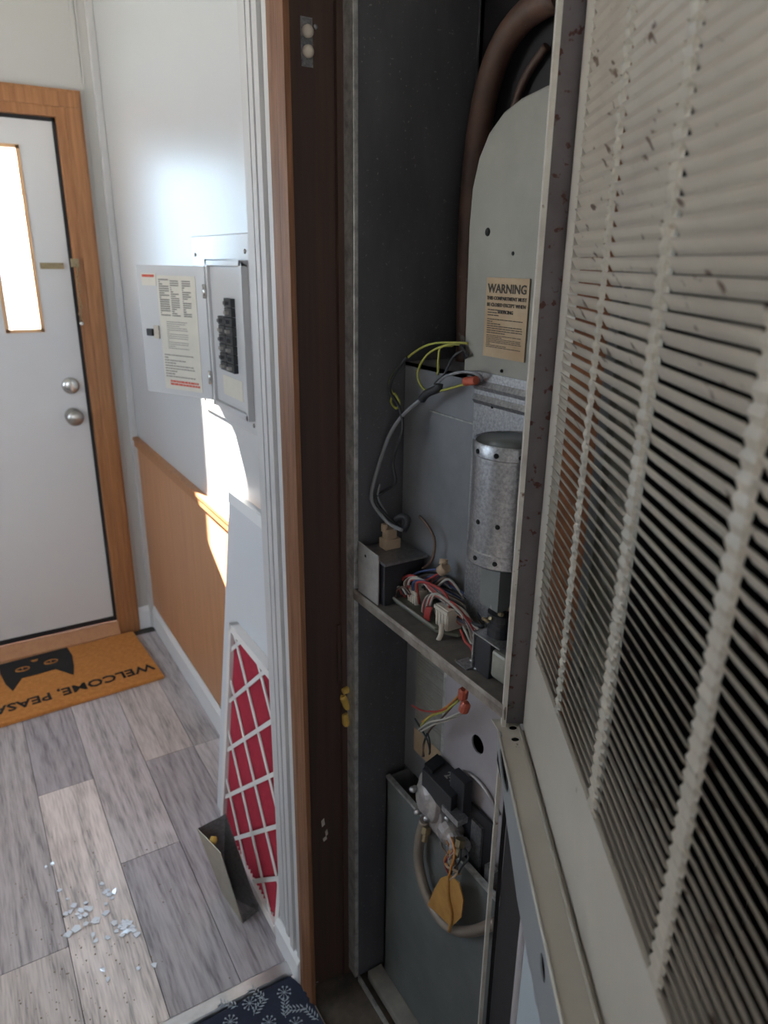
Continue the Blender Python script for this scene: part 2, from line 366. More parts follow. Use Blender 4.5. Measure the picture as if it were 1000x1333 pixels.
# near part of the floor, under and round the rug (camera side of the metal strip) and closet floor
for c in range(-9, 4):
    x0 = .018+pw*c; x1 = min(x0+pw, XJ)
    if x1 <= x0: continue
    ys = [-1.6, -.6+.1*(c % 3), .733]
    for i in range(2):
        p = MB().box((x0+.0006, ys[i]+.0006, -.004), (x1-.0006, ys[i+1]-.0006, 0)).build('plank', M['plank'], floor); p.color = (*tints[(c+i) % 7], 1)
MB().box((XJ, .03, -.004), (.97, .705, -.001)).build('closet_floor_board', M['dirt'], floor)
struct('ceiling', MB().box((-1.0, -1.65, ZC), (1.0, YF+.05, ZC+.03)), M['ceil'])
wf = MB(); wf.box((DR, YF, -.03), (XW+.05, YF+.05, ZC)); wf.box((-1.0, YF, -.03), (DL, YF+.05, ZC)); wf.box((DL, YF, DT), (DR, YF+.05, ZC))
wall_far = struct('wall_far', wf, M['wall_far'])
MB().box((.3515, YF-.0025, DT+.072), (.360, YF, ZC)).box((.3515+.012, YF-.002, 0), (.3515+.016, YF, ZC)).build('panel_seam', M['wall_far'], wall_far)
MB().box((-.47, YF-.0025, 0), (-.46, YF, ZC)).build('panel_seam', M['wall_far'], wall_far)
wr = MB(); wr.box((XW, .79, -.03), (XW+.05, YF+.05, ZC))
wall_right = struct('wall_right', wr, M['wall'])
MB().box((XW-.004, .79, .07), (XW, YF-.012, .535)).build('wainscot_panel', M['wains'], wall_right)
cap = MB(); cap.box((XW-.011, .79, .535), (XW, YF-.012, .560)); cap.box((XW-.014, .7905, .5515), (XW-.010, YF-.0125, .559))
cap.build('wainscot_cap', M['oak'], wall_right)
MB().box((XW-.016, YF-.016, 0), (XW, YF-.001, ZC)).build('corner_batten', M['batten'], wall_right, bevel=.002)
wj = MB(); wj.box((XJ+.004, .7056, -.03), (.45, .79, ZC)); wj.box((XJ, .03, 1.36), (.45, .705, ZC)); wj.box((XJ, -1.65, -.03), (.40, .03, ZC))
struct('wall_closet_front', wj, M['batten'])
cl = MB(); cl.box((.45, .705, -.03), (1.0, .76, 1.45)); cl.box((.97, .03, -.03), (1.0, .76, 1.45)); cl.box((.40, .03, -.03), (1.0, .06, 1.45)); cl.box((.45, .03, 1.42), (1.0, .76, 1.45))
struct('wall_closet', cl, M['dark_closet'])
# unseen left and back walls; window and opening added to let sky fill in
wl = MB(); wl.box((-1.05, -1.65, -.03), (-1.0, .80, ZC)); wl.box((-1.05, 1.60, -.03), (-1.0, YF+.05, ZC)); wl.box((-1.05, .80, -.03), (-1.0, 1.60, .70)); wl.box((-1.05, .80, 1.34), (-1.0, 1.60, ZC))
wall_left = struct('wall_left', wl, M['wall_far'])
wb = MB(); wb.box((-1.05, -1.65, -.03), (-.85, -1.60, ZC)); wb.box((-.05, -1.65, -.03), (1.0, -1.60, ZC)); wb.box((-.85, -1.65, -.03), (-.05, -1.60, .60)); wb.box((-.85, -1.65, 1.30), (-.05, -1.60, ZC))
wall_back = struct('wall_back', wb, M['wall_far'])
w1 = MB().box((-1.02, .80, .70), (-1.0, .825, 1.34)).box((-1.02, 1.575, .70), (-1.0, 1.60, 1.34)).box((-1.02, .80, .70), (-1.0, 1.6, .725)).box((-1.02, .80, 1.315), (-1.0, 1.60, 1.34))
window_1 = struct('window_1', w1, M['trimw'])
struct('ground_outside', MB().box((-14, -14, -.5), (14, 14, -.4)), M['outg'])
# baseboards
def bboard(a, b, n, h=.066, t=.010):    # along a->b, thickness towards n
    a, b, n = Vector(a), Vector(b), Vector(n); prof = [(0, 0), (t, 0), (t, h*.80), (t*.45, h), (0, h)]
    return MB().prism([a+n*p+Vector((0, 0, q)) for p, q in prof], b-a)
struct('baseboard_right', bboard((XW, .80, 0), (XW, YF-.012, 0), (-1, 0, 0)), M['trimw'])
struct('baseboard_far', bboard((.353, YF, 0), (XW-.010, YF, 0), (0, -1, 0)), M['trimw'])
struct('baseboard_closet', bboard((XJ, .7125, 0), (XJ, .795, 0), (-1, 0, 0), .05, .010), M['trimw'])
# casing and jamb of the furnace closet
t1 = MB()
prof = [(.0, .674), (.006, .674), (.008, .678), (.0055, .683), (.0075, .688), (.0055, .693), (.008, .698), (.008, .707), (.005, .711), (.0, .711)]
t1.prism([(XJ-p, y, -.001) for p, y in prof], (0, 0, 1.40))
trim1 = struct('trim_1', t1, M['casing'])
jb = MB().box((XJ-.001, .700, -.002), (.378, .7055, 1.36)).box((.362, .694, -.002), (.374, .700, 1.36))
jamb = jb.build('jamb_board', M['jamb'], trim1)
q = ay_(399, 55, .70)
sp = MB().box((q.x-.006, .6990, q.z-.020), (q.x+.006, .6998, q.z+.020)).build('strike_plate', M['galvs'], trim1)
kp = MB()
for dz in (-.008, .008): kp.lathe((q.x, .699, q.z+dz), (0, -1, 0), [(.001, 0), (.0055, .001), (.0055, .004), (.003, .006), (.001, .0065)], 14)
kp.build('catch_roller', M['conn'], sp)
for (u, v, du, dv) in ((419, 1076, .004, .010), (424, 1088, .003, .008), (421, 1095, .005, .005)):
    q = ay_(u, v, .70)
    MB().obox((q.x, .6985, q.z), (du, 0, .003), (-.001, 0, dv), (0, .001, 0)).build('paint_fleck', M['conn'], trim1)
q = ay_(411, 35, .70); MB().lathe((q.x, .700, q.z), (0, -1, 0), [(.0025, 0), (.002, .001), (.0005, .0012)], 10).build('screw', M['galvs'], trim1)
# pale battens between casing and hall wall
t2 = MB(); t2.box((XJ-.004, .7355, 0), (XJ, .748, ZC)); t2.box((XJ-.010, .752, 0), (XJ, .768, ZC)); t2.box((XJ-.006, .772, 0), (XJ, .79, ZC))
t2 = MB(); t2.prism([(XJ-p, y, 0) for p, y in [(0, .7112), (.006, .7112), (.006, .722), (-.004, .7235), (-.004, .730), (.007, .732), (.007, .744), (-.003, .7455), (-.003, .752), (.005, .754), (.005, .764), (-.002, .7655), (-.002, .771), (.003, .772), (.003, .7905), (-.004, .7905), (-.004, .7112)]], (0, 0, ZC))
struct('trim_2', t2, M['batten'])
# far casing near side of the closet opening
t3 = MB().prism([(XJ-p, .02-(y-.70), -.001) for p, y in prof], (0, 0, 1.40)); struct('trim_3', t3, M['casing'])
struct('trim_4', MB().prism([(-1.0, .733, 0), (-1.0, .737, .005), (-1.0, .755, .005), (-1.0, .760, 0)], (1.303, 0, 0)), M['alu'])

# ------------------------------------------------------------------ end door
Yd = YF+.012
door = MB(); gx0, gx1, gz0, gz1 = .132, .214, .832, 1.236
door.box((DL+.006, Yd, .048), (gx0, Yd+.03, DT-.006)); door.box((gx1, Yd, .048), (DR-.006, Yd+.03, DT-.006))
door.box((gx0, Yd, .048), (gx1, Yd+.03, gz0)); door.box((gx0, Yd, gz1), (gx1, Yd+.03, DT-.006))
door1 = struct('door_1', door, M['door'])
wt = MB(); e = .007
wt.box((gx0-.001, Yd-.002, gz0), (gx0+e, Yd+.012, gz1)).box((gx1-e, Yd-.002, gz0), (gx1+.001, Yd+.012, gz1)).box((gx0, Yd-.002, gz0-.001), (gx1, Yd+.012, gz0+e)).box((gx0, Yd-.002, gz1-e), (gx1, Yd+.012, gz1+.001))
wt.build('glass_stop', M['stop'], door1, label='wooden stop round the glass with the window glow in its colour')
MB().box((gx0, Yd+.014, gz0), (gx1, Yd+.016, gz1)).build('glass_pane', M['glass'], door1)
gk = MB().box((DR-.008, Yd-.004, .04), (DR, Yd+.004, DT)).box((DL, Yd-.004, DT-.008), (DR, Yd+.004, DT)).box((DL, Yd-.001, .036), (DR, Yd+.004, .050)); gk.build('weather_strip', M['black'], door1)
q = ay_(92, 502, Yd)
db = MB().lathe((q.x, Yd, q.z), (0, -1, 0), [(.021, 0), (.021, .004), (.018, .008), (.012, .010), (.001, .0105)], 28).build('deadbolt', M['chrome'], door1)
MB().box((q.x-.002, Yd-.018, q.z-.009), (q.x+.002, Yd-.010, q.z+.009)).build('thumb_turn', M['knobm'], db)
q = ay_(97, 543, Yd-.02)
MB().lathe((q.x, Yd, q.z), (0, -1, 0), [(.020, 0), (.020, .004), (.009, .007), (.009, .018), (.017, .022), (.021, .030), (.018, .038), (.010, .041), (.001, .042)], 28).build('door_knob', M['knobm'], door1)
q0 = ay_(52, 346, Yd); q1 = ay_(83, 347, Yd)
MB().box((q0.x, Yd-.004, q0.z-.007), (q1.x, Yd, q0.z+.007)).box((q0.x+.006, Yd-.007, q0.z-.002), (q1.x-.006, Yd-.003, q0.z+.002)).build('chain_track', M['brass'], door1)
# casing of the end door
c = MB(); cw = .056
def casing(mb, x, s):     # outer boards proud of wall
    mb.box((x, YF-.010, 0), (x+s*cw, YF, DT+cw)); mb.box((x+s*.012, YF-.014, 0), (x+s*cw*.85, YF, DT+cw*.85))
c.box((DR, YF-.012, 0), (DR+cw, YF, DT+cw)); c.box((DR+.020, YF-.016, 0), (DR+cw-.006, YF-.0115, DT+.0195))
c.box((DL-cw, YF-.012, 0), (DL, YF, DT+cw)); c.box((DL-.0002, YF-.0119, DT), (DR+.0002, YF, DT+cw-.0002)); c.box((DL-cw, YF-.0161, DT+.020), (DR+cw-.006, YF-.0115, DT+cw-.006))
c.box((DR-.0002, YF-.0118, 0), (DR+.0055, YF+.04, DT-.0003)); c.box((DL-.006, YF-.0118, 0), (DL, YF+.04, DT-.0003)); c.box((DL, YF-.0117, DT-.0002), (DR-.0005, YF+.04, DT+.006))
door_casing = struct('trim_5', c, M['oak'])
ch = MB(); qa = ay_(100, 346, YF-.022); qb = ay_(106, 418, YF-.022)
for i in range(16):
    p = qa.lerp(qb, i/15)+Vector((.002*math.sin(i*1.3), 0, 0)); d = .0028
    ch.tube([p+Vector((math.cos(a)*d if i % 2 else 0, 0 if i % 2 else math.cos(a)*d, math.sin(a)*.0042)) for a in [k*math.pi/4 for k in range(9)]], .0011, 5, False)
chain = ch.build('security_chain', M['brass'], door_casing)
MB().box((qa.x-.012, YF-.022, qa.z-.003), (qa.x+.006, YF-.016, qa.z+.016)).build('chain_anchor', M['brass'], chain)
MB().lathe(qb+Vector((0, 0, -.006)), (0, 1, 0), [(.001, -.003), (.005, -.002), (.005, .002), (.001, .003)], 14).build('chain_slide', M['chrome'], chain)
struct('trim_6', MB().prism([(DL, YF-.032, 0), (DL, YF-.030, .012), (DL, YF+.006, .034), (DL, YF+.05, .034), (DL, YF+.05, 0)], (DR-DL, 0, 0)), M['wains'])

# ------------------------------------------------------------------ doormat
th = .055; mc = Vector((.345, 1.628, 0)); eu = Vector((-math.cos(th), -math.sin(th), 0)); ev = Vector((-math.sin(th)*-1, -math.cos(th), 0))  # eu: reading direction, ev: letter up
mw, mh = .475, .275
mt = thing('doormat', 'orange coir doormat with black cat face and greeting lettering at the end door', 'doormat', (.11, 1.76, 0))
o = mc-ev*mh
mb = MB().obox(o+Vector((0, 0, 0)), eu*mw, ev*mh, (0, 0, .011)); mb.build('mat_body', M['coir'], mt, bevel=.003)
text_mb('WELCOME, PEASANTS', mc+eu*mw*.5-ev*.072+Vector((0, 0, .0112)), eu, ev, .0455, .0012).build_split('letter', M['matblack'], mt)
def mp_(a, b): return o+eu*a+ev*b+Vector((0, 0, .0112))
cat = [(.175, .0), (.340, .0), (.342, .05), (.338, .105), (.328, .148), (.300, .098), (.262, .100), (.222, .098), (.190, .152), (.180, .110), (.172, .05)]
cb = MB().prism([mp_(a, b) for a, b in cat], (0, 0, .0012)).build('cat_face', M['matblack'], mt, label='black cat face peeking with two ears')
for cx in (.225, .292):
    MB().tube([mp_(cx+.016*math.cos(a), .056+.010*math.sin(a))+V(0, 0, .0012) for a in [k*math.pi/6 for k in range(13)]]+[mp_(cx, .066)+V(0, 0, .0012), mp_(cx, .048)+V(0, 0, .0012)], .0015, 6, False).build('eye', M['coir'], cb)
MB().prism([mp_(.250, .022), mp_(.268, .022), mp_(.264, .032), mp_(.254, .032)], (0, 0, .0016)).build('nose', M['coir'], cb)

# ------------------------------------------------------------------ rug in front of the closet
rg = thing('rug', 'navy rug with pale leaf and flower pattern at the closet foot', 'rug', (.0, .3, 0))
MB().prism([(-.55, -.9, .0), (.300, -.9, .0), (.302, .60, .0), (.300, .700, .0), (.290, .728, .0), (-.55, .728, .0)], (0, 0, .006)).build('rug_body', M['rug'], rg)
rr = random.Random(3)
def sprig(cx, cy, ang, n, L):
    rp = MB(); d = Vector((math.cos(ang), math.sin(ang), 0)); nrm = Vector((-d.y, d.x, 0)); p0 = Vector((cx, cy, .0061))
    rp.tube([p0, p0+d*L*.5+nrm*.003, p0+d*L], .0005, 4)
    for i in range(n):
        b = p0+d*L*(i+.6)/n
        for s_ in (-1, 1):
            t = b+d*L*.20+nrm*s_*L*.24; k = nrm*s_*L*.05
            rp.prism([b, b+(t-b)*.5+d*.0016, t, b+(t-b)*.55-d*.0016], (0, 0, .0005))
    rp.build('leaf_sprig', M['rugink'], rg)
def flower(cx, cy, r):
    rp = MB()
    for k in range(9):
        a = 2*math.pi*k/9; p = Vector((cx, cy, .0061)); q = p+Vector((math.cos(a), math.sin(a), 0))*r
        rp.tube([p, q], .0004, 4, False); rp.lathe(q, (0, 0, 1), [(.0016, 0), (.0012, .0006)], 7)
    rp.build('flower', M['rugink'], rg)
for (u, v, k, a_) in ((310,1310,'s',2.4),(330,1322,'s',.6),(345,1300,'s',2.0),(370,1292,'f',0),(372,1325,'s',1.2),(398,1312,'s',2.7),(300,1330,'f',0),(395,1290,'s',.3),(350,1331,'f',0),(415,1328,'s',1.9),(325,1306,'f',0),(385,1333,'f',0)):
    q = az_(u, v, .006)
    if k == 's': sprig(q.x, q.y, a_, 5, .026)
    else: flower(q.x, q.y, .009)
for i in range(46):
    x = rr.uniform(-.3, .27); y = rr.uniform(.15, .62)
    if i % 3: sprig(x, y, rr.uniform(0, 6.28), 5, .03)
    else: flower(x, y, .010)

# ------------------------------------------------------------------ breaker panel
bp = thing('breaker_panel', 'white electrical breaker panel with its door hanging open on the hall wall', 'breaker panel', (XW, 1.17, .745))
bx = MB().box((XW-.005, 1.028, .742), (XW-.0002, 1.305, 1.037)); bx.build('cover_plate', M['steelw'], bp, bevel=.0015)
py0, py1, pz0, pz1 = 1.040, 1.205, .765, 1.000
fr = MB(); xf = XW-.016; t_ = .009
for a, b in (((py0, pz0), (py1, pz0+t_)), ((py0, pz1-t_), (py1, pz1)), ((py0, pz0), (py0+t_, pz1)), ((py1-t_, pz0), (py1, pz1))):
    fr.box((xf, a[0], a[1]), (XW-.004, b[0], b[1]))
fr.build('door_surround', M['steelw'], bp, bevel=.001)
MB().box((XW-.011, py0+.01, pz0+.01), (XW-.004, py1-.01, pz1-.01)).build('dead_front', M['steelw'], bp)
zb = .832
for col, (y0, y1, n) in enumerate(((1.120, 1.150, 6), (1.086, 1.117, 8))):
    for i in range(n):
        z0 = zb+i*.0142
        br = MB().box((XW-.018, y0, z0), (XW-.010, y1, z0+.0132)).build('breaker', M['breaker'], bp, bevel=.0006)
        MB().obox((XW-.018, y0+.010, z0+.004), (0, .009, 0), (0, 0, .005), (-.005, .002, 0)).build('toggle', M['bk'] if i % 2 else M['inkg'], br)
MB().box((XW-.0115, 1.07, .790), (XW-.0108, 1.16, .822)).build('rating_sticker', M['paperb'], bp)
for (y, z) in ((1.285, 1.008), (1.048, 1.012), (1.045, .757), (1.288, .76)):
    MB().lathe((XW-.005, y, z), (-1, 0, 0), [(.0035, 0), (.003, .0015), (.0005, .002)], 12).build('cover_screw', M['inkg'], bp)
# open door of the panel
Hg = Vector((xf-.001, 1.206, 0)); Fr = Vector((.309, 1.352, 0)); dd = (Fr-Hg); dn = Vector((dd.y, -dd.x, 0)).normalized()
if dn.y > 0: dn = -dn          # face towards the camera
z0, z1 = .772, .990
pd = MB().obox(Hg+V(0, 0, z0), dd, (0, 0, z1-z0), -dn*.004).build('panel_door', M['steelw'], bp, bevel=.0008, label='open panel door with its circuit chart')
er = -dd.normalized(); fo = Fr+V(0, 0, z0)+dn*.0002
MB().obox(fo+er*.050+V(0, 0, .010), er*.092, (0, 0, .192), dn*.0005).build('circuit_chart', M['paperb'], pd)
MB().obox(fo+er*.012+V(0, 0, .185), er*.036, (0, 0, .020), dn*.0005).build('maker_sticker', M['paperb'], pd)
lm = lines_mb(fo+er*.054+V(0, 0, .135)+dn*.0006, er, V(0, 0, 1), .024, .062, 17, .6, seed=2)
for k, xx in enumerate((.082, .110)):
    q = lines_mb(fo+er*xx+V(0, 0, .135)+dn*.0006, er, V(0, 0, 1), .020, .060, 17, .55, seed=5+k); lm.add(q.v, q.f)
q = lines_mb(fo+er*.066+V(0, 0, .080)+dn*.0006, er, V(0, 0, 1), .050, .048, 14, .35, seed=9); lm.add(q.v, q.f)
q = lines_mb(fo+er*.054+V(0, 0, .030)+dn*.0006, er, V(0, 0, 1), .072, .042, 9, .45, seed=12); lm.add(q.v, q.f)
lm.build('fine_print', M['inkg'], pd, fix=False)
lines_mb(fo+er*.064+V(0, 0, .016)+dn*.0006, er, V(0, 0, 1), .072, .010, 2, .7, seed=13).build('red_warning_line', M['inkr'], pd, fix=False)
lines_mb(fo+er*.014+V(0, 0, .197)+dn*.0006, er, V(0, 0, 1), .030, .007, 1, .6, seed=14).build('red_heading', M['inkr'], pd, fix=False)
MB().obox(fo+er*.018+V(0, 0, .100), er*.014, (0, 0, .012), dn*.006).build('latch', M['bk'], pd, bevel=.001)
MB().obox(fo+er*.034+V(0, 0, .096), er*.012, (0, 0, .022), dn*.003).build('latch_plate', M['conn'], pd)
for zz in (.80, .94):
    MB().tube([Hg+V(-.002, 0, zz), Hg+V(-.002, 0, zz+.022)], .003, 8, False).build('hinge', M['chrome'], bp)

# ------------------------------------------------------------------ board and filter leaning in the recess
def lean(y, z, off=0., x0=.324, x1=.388, zt=.63):
    k = (x1-x0)/zt; n = Vector((-1, 0, k)).normalized(); return Vector((x0+k*z, y, z))+n*off
bd = thing('metal_door_panel', 'white sheet metal panel leaning on the hall wall behind the red filter', 'metal panel', (.31, .95, 0))
mb = MB(); a, b_ = .815, 1.128
mb.add([lean(a, 0), lean(b_, 0), lean(b_, .63), lean(a, .63), lean(a, 0, .012), lean(b_, 0, .012), lean(b_, .63, .012), lean(a, .63, .012)], [(0,1,2,3),(7,6,5,4),(0,4,5,1),(1,5,6,2),(2,6,7,3),(3,7,4,0)])
mb.build('sheet', M['board'], bd, bevel=.002)
mb = MB(); mb.add([lean(a, .612, .0121), lean(b_-.004, .612, .0121), lean(b_-.004, .630, .0121), lean(a, .630, .0121), lean(a, .612, .015), lean(b_-.004, .612, .015), lean(b_-.004, .630, .015), lean(a, .630, .015)], [(0,1,2,3),(7,6,5,4),(0,4,5,1),(1,5,6,2),(2,6,7,3),(3,7,4,0)])
mb.build('top_lip', M['trimw'], bd)
ft = thing('air_filter', 'pleated red air filter in white cardboard lattice leaning on the white panel', 'air filter', (.30, .92, 0))
fy0, fy1, fz0, fz1 = .795, 1.062, .003, .418; OF = .0125; TH = .0155
def fl(y, z, off): return lean(y, z, OF+off)
def fbox(mb, y0, y1, z0, z1, o0, o1):
    return mb.add([fl(y0, z0, o0), fl(y1, z0, o0), fl(y1, z1, o0), fl(y0, z1, o0), fl(y0, z0, o1), fl(y1, z0, o1), fl(y1, z1, o1), fl(y0, z1, o1)], [(0,1,2,3),(7,6,5,4),(0,4,5,1),(1,5,6,2),(2,6,7,3),(3,7,4,0)])
pl = MB(); n = 26; prev = None; pts = []
for i in range(2*n+1):
    y = fy0+.006+(fy1-fy0-.012)*i/(2*n); pts.append((y, .010 if i % 2 else .003))
vs = [fl(y, fz0+.006, o_) for y, o_ in pts]+[fl(y, fz1-.006, o_) for y, o_ in pts]; m_ = len(pts)
pl.add(vs, [(i, i+1, m_+i+1, m_+i) for i in range(m_-1)]); pl.build('pleated_media', M['pleat'], ft, fix=False)
fm = MB()
fbox(fm, fy0, fy1, fz0, fz0+.014, 0, TH); fbox(fm, fy0, fy1, fz1-.012, fz1, 0, TH); fbox(fm, fy0, fy0+.012, fz0, fz1, 0, TH); fbox(fm, fy1-.012, fy1, fz0, fz1, 0, TH)
fm.build('cardboard_frame', M['card'], ft)
sl = .92; step = .098
def strip(mb, c0, s_):        # strip z = c0 + s_*(y-fy0), clipped to the frame
    pts = []
    for y in (fy0, fy1): pts.append((y, c0+s_*(y-fy0)))
    (ya, za), (yb, zb_) = pts
    def clip(ya, za, yb, zb_, lim, up):
        if (za > lim) == up and (zb_ > lim) == up and za != lim: return None
        if (za > lim) == up: t = (lim-za)/(zb_-za); ya, za = ya+(yb-ya)*t, lim
        elif (zb_ > lim) == up: t = (lim-za)/(zb_-za); yb, zb_ = ya+(yb-ya)*t, lim
        return ya, za, yb, zb_
    r = clip(ya, za, yb, zb_, fz1-.01, True)
    if r: r = clip(*r, fz0+.01, False)
    if not r: return
    ya, za, yb, zb_ = r; w = .0048
    mb.add([fl(ya, za-w, .0105), fl(yb, zb_-w, .0105), fl(yb, zb_+w, .0105), fl(ya, za+w, .0105), fl(ya, za-w, .0125), fl(yb, zb_-w, .0125), fl(yb, zb_+w, .0125), fl(ya, za+w, .0125)], [(0,1,2,3),(7,6,5,4),(0,4,5,1),(1,5,6,2),(2,6,7,3),(3,7,4,0)])
for s_ in (1, -1):
    for i in range(-4, 9):
        mb = MB(); strip(mb, (.02 if s_ < 0 else -.02)+i*step, s_*sl)
        if mb.v: mb.build('lattice_strip', M['card'], ft)

# ------------------------------------------------------------------ metal bracket on the floor
bk = thing('metal_bracket', 'folded galvanised metal bracket standing on the floor before the red filter', 'bracket', (.27, .89, 0))
c0 = Vector((.254, .926, .001)); ct = ay_(257, 1078, .925); a0 = Vector((.263, .853, .001)); at_ = ay_(288, 1110, .858); b0 = Vector((.294, .862, .001)); bt = ay_(294, 1059, .915)
def sheet(mb, a, b, c, d, t):
    n = (b-a).cross(d-a).normalized()*t; return mb.add([a, b, c, d, a+n, b+n, c+n, d+n], [(0,3,2,1),(4,5,6,7),(0,1,5,4),(1,2,6,5),(2,3,7,6),(3,0,4,7)])
sheet(MB(), c0, a0, at_, ct, .0012).build('side_plate', M['brk_sunlit'], bk)
sheet(MB(), c0+V(.002, 0, 0), b0, bt, ct+V(.002, 0, 0), .0012).build('back_plate', M['galv'], bk)
MB().obox(a0, b0-a0, (.003, .014, 0), (0, 0, .001)).build('foot_flange', M['galvs'], bk)
q = ct.lerp(at_, .55)+V(.006, .004, -.004)
MB().lathe(q, (.8, -.5, 0), [(.001, -.006), (.006, -.004), (.006, .004), (.001, .006)], 14).build('yellow_grommet', M['nuty'], bk)

# ------------------------------------------------------------------ debris on the floor
sh_spots = [(78,1160),(88,1172),(97,1180),(106,1187),(112,1192),(100,1210),(112,1204),(122,1218),(133,1152),(141,1160),(147,1170),(138,1178),(163,1203),(172,1210),(178,1217),(160,1218),(141,1222),(125,1226),(180,1262),(200,1258),(140,1276),(134,1263),(68,1126),(60,1130)]
rr = random.Random(11)
for i in range(26):
    k = rr.random(); sh_spots.append((rr.gauss(105, 13), rr.gauss(1192, 11)) if k < .45 else (rr.gauss(168, 9), rr.gauss(1208, 7)) if k < .75 else (rr.gauss(138, 6), rr.gauss(1162, 8)))
for i, (u, v) in enumerate(sh_spots):
    p = az_(u, v, 0); t = MB(); r = rr.uniform(.0028, .0068); a0_ = rr.uniform(0, 6)
    pts = [p+Vector((math.cos(a0_+k*1.3)*r*rr.uniform(.5, 1.3), math.sin(a0_+k*1.3)*r*rr.uniform(.5, 1.3), .0006+rr.uniform(0, .002))) for k in range(5)]
    ob = t.prism(pts, (0, 0, .0012)).build('shard', M['shard'])
    if v < 1250 and v > 1140: tag(ob, 'clear bluish shard in the glittering scatter on the floor planks', 'shard', 'clear shards scattered on the hall floor')
    else: tag(ob, 'small clear fleck lying apart from the glittering scatter on the planks', 'shard', 'stray flecks round the shard scatter')
cm = MB()
for i in range(150):
    u = rr.gauss(120, 55); v = rr.gauss(1235, 55)
    if rr.random() < .4: u = rr.uniform(10, 250); v = rr.uniform(1080, 1330)
    p = az_(u, min(v, 1330), 0); r = rr.uniform(.0006, .0018)
    cm.obox(p, (r, r*.4, 0), (-r*.3, r, 0), (0, 0, r*.7))
tag(cm.build('crumbs', M['crumb']), 'tiny brown crumbs and grit strewn over the grey planks', 'debris', kind='stuff')

# ------------------------------------------------------------------ furnace cabinet
FX, FY0, FY1 = .370, .410, .675          # front plane, near side, far side
fu = thing('furnace', 'tall opened grey sheet metal furnace in the closet with wiring and gas valve exposed', 'furnace', (.55, .54, 0))
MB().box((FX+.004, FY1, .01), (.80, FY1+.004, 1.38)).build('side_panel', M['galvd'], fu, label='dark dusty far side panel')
fl_ = MB().box((FX-.001, FY1-.0005, .01), (FX+.0045, FY1+.0045, 1.38)).box((FX-.001, FY1+.0035, .01), (FX+.0005, FY1+.020, 1.38)); fl_.build('front_flange', M['flange'], fu, bevel=.0006, label='worn bright flange on the far front edge')
MB().box((.512, FY1-.004, .62), (.516, FY1, 1.38)).box((.512, FY1-.010, .895), (.520, FY1-.004, 1.38)).build('corner_seam', M['galvd'], fu)
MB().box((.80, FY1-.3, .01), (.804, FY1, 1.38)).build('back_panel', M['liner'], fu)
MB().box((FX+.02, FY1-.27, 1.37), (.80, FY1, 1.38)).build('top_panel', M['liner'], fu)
ns = MB().box((.392, FY1-.278, .01), (.50, FY1-.274, 1.38)); ns.build('near_side_panel', M['galvp'], fu)
MB().box((.50, FY1-.278, .01), (.80, FY1-.274, 1.38)).build('deep_shade_side', M['liner'], fu)  # black colour stands for the deep darkness beyond the louvres
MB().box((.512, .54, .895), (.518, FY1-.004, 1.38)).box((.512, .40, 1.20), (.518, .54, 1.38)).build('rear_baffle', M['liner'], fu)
# arched brown pipe in the upper bay
pp = [(608, 470), (609, 430), (611, 330), (617, 230), (630, 135), (652, 65), (684, 20), (730, -8)]
MB().tube([ax_(u, v, .494) for u, v in pp], .0125, 14).build('arched_pipe', M['brownp'], fu)
pp = [(655, 260), (662, 180), (680, 110), (712, 60)]
MB().tube([ax_(u, v, .505) for u, v in pp], .004, 8).build('inner_tube', M['brownp'], fu)
# big inner sheet
GX = .432
MB().box((GX, .40, .60), (GX+.004, .672, .897)).box((GX, .56, .893), (.512, .672, .897)).build('blower_front_sheet', M['galvp'], fu)
MB().box((GX-.0015, .535, .851), (GX, .62, .8525)).build('sheet_seam', M['flange'], fu)
# round-topped cover
RX = .424
arch = [(.556, .900), (.5585, 1.03), (.5565, 1.062), (.549, 1.086), (.537, 1.104), (.519, 1.117), (.498, 1.124), (.47, 1.128), (.44, 1.124), (.415, 1.105), (.405, 1.06), (.402, .900)]
rc = MB().prism([(RX, y, z) for y, z in arch], (.055, 0, 0)).build('round_topped_cover', M['cover'], fu, bevel=.002)
for (u, v, r) in ((635, 302, .0038), (668, 330, .0018)):
    q = ax_(u, v, RX); MB().lathe((RX+.0002, q.y, q.z), (-1, 0, 0), [(r, 0), (r*.8, .0008), (.0002, .001)], 12).build('dent_hole', M['hole'], rc)
for (u, v) in ((647, 182), (617, 298)):
    q = ax_(u, v, RX); MB().lathe((RX+.01, q.y, q.z), (0, 1, .2), [(.003, -.003), (.003, .003)], 8).build('edge_screw', M['galvs'], rc)
wl_ = ax_(637, 361, RX); wr_ = ax_(686, 361, RX); wb_ = ax_(634, 463, RX)
wh = wl_.z-wb_.z; wy = wl_.y+.001; ww = .056
lo = Vector((RX-.0008, wy, wb_.z)); E1 = Vector((0, -1, 0)); E3 = Vector((0, 0, 1))
lab = MB().obox(lo, E1*ww, E3*wh, (-.0008, 0, 0)).build('warning_label', M['labely'], rc, label='tan warning label with black print')
lt = text_mb('WARNING', lo+E1*ww*.5+E3*(wh-.0125)+V(-.0009, 0, 0), E1, E3, .0105)
for k, tx in enumerate(('THIS COMPARTMENT MUST', 'BE CLOSED EXCEPT WHEN', 'SERVICING')):
    q = text_mb(tx, lo+E1*ww*.5+E3*(wh-.0185-.0056*k)+V(-.0009, 0, 0), E1, E3, .0042); lt.add(q.v, q.f)
for (f0, f1, n, sd_) in ((.52, .62, 3, 1), (.30, .50, 7, 2), (.12, .29, 8, 3)):
    q = lines_mb(lo+E1*.004+E3*wh*f0+V(-.0009, 0, 0), E1, E3, ww-.009, wh*(f1-f0), n, .35, seed=sd_); lt.add(q.v, q.f)
lt.build('warning_print', M['ink'], lab, fix=False)
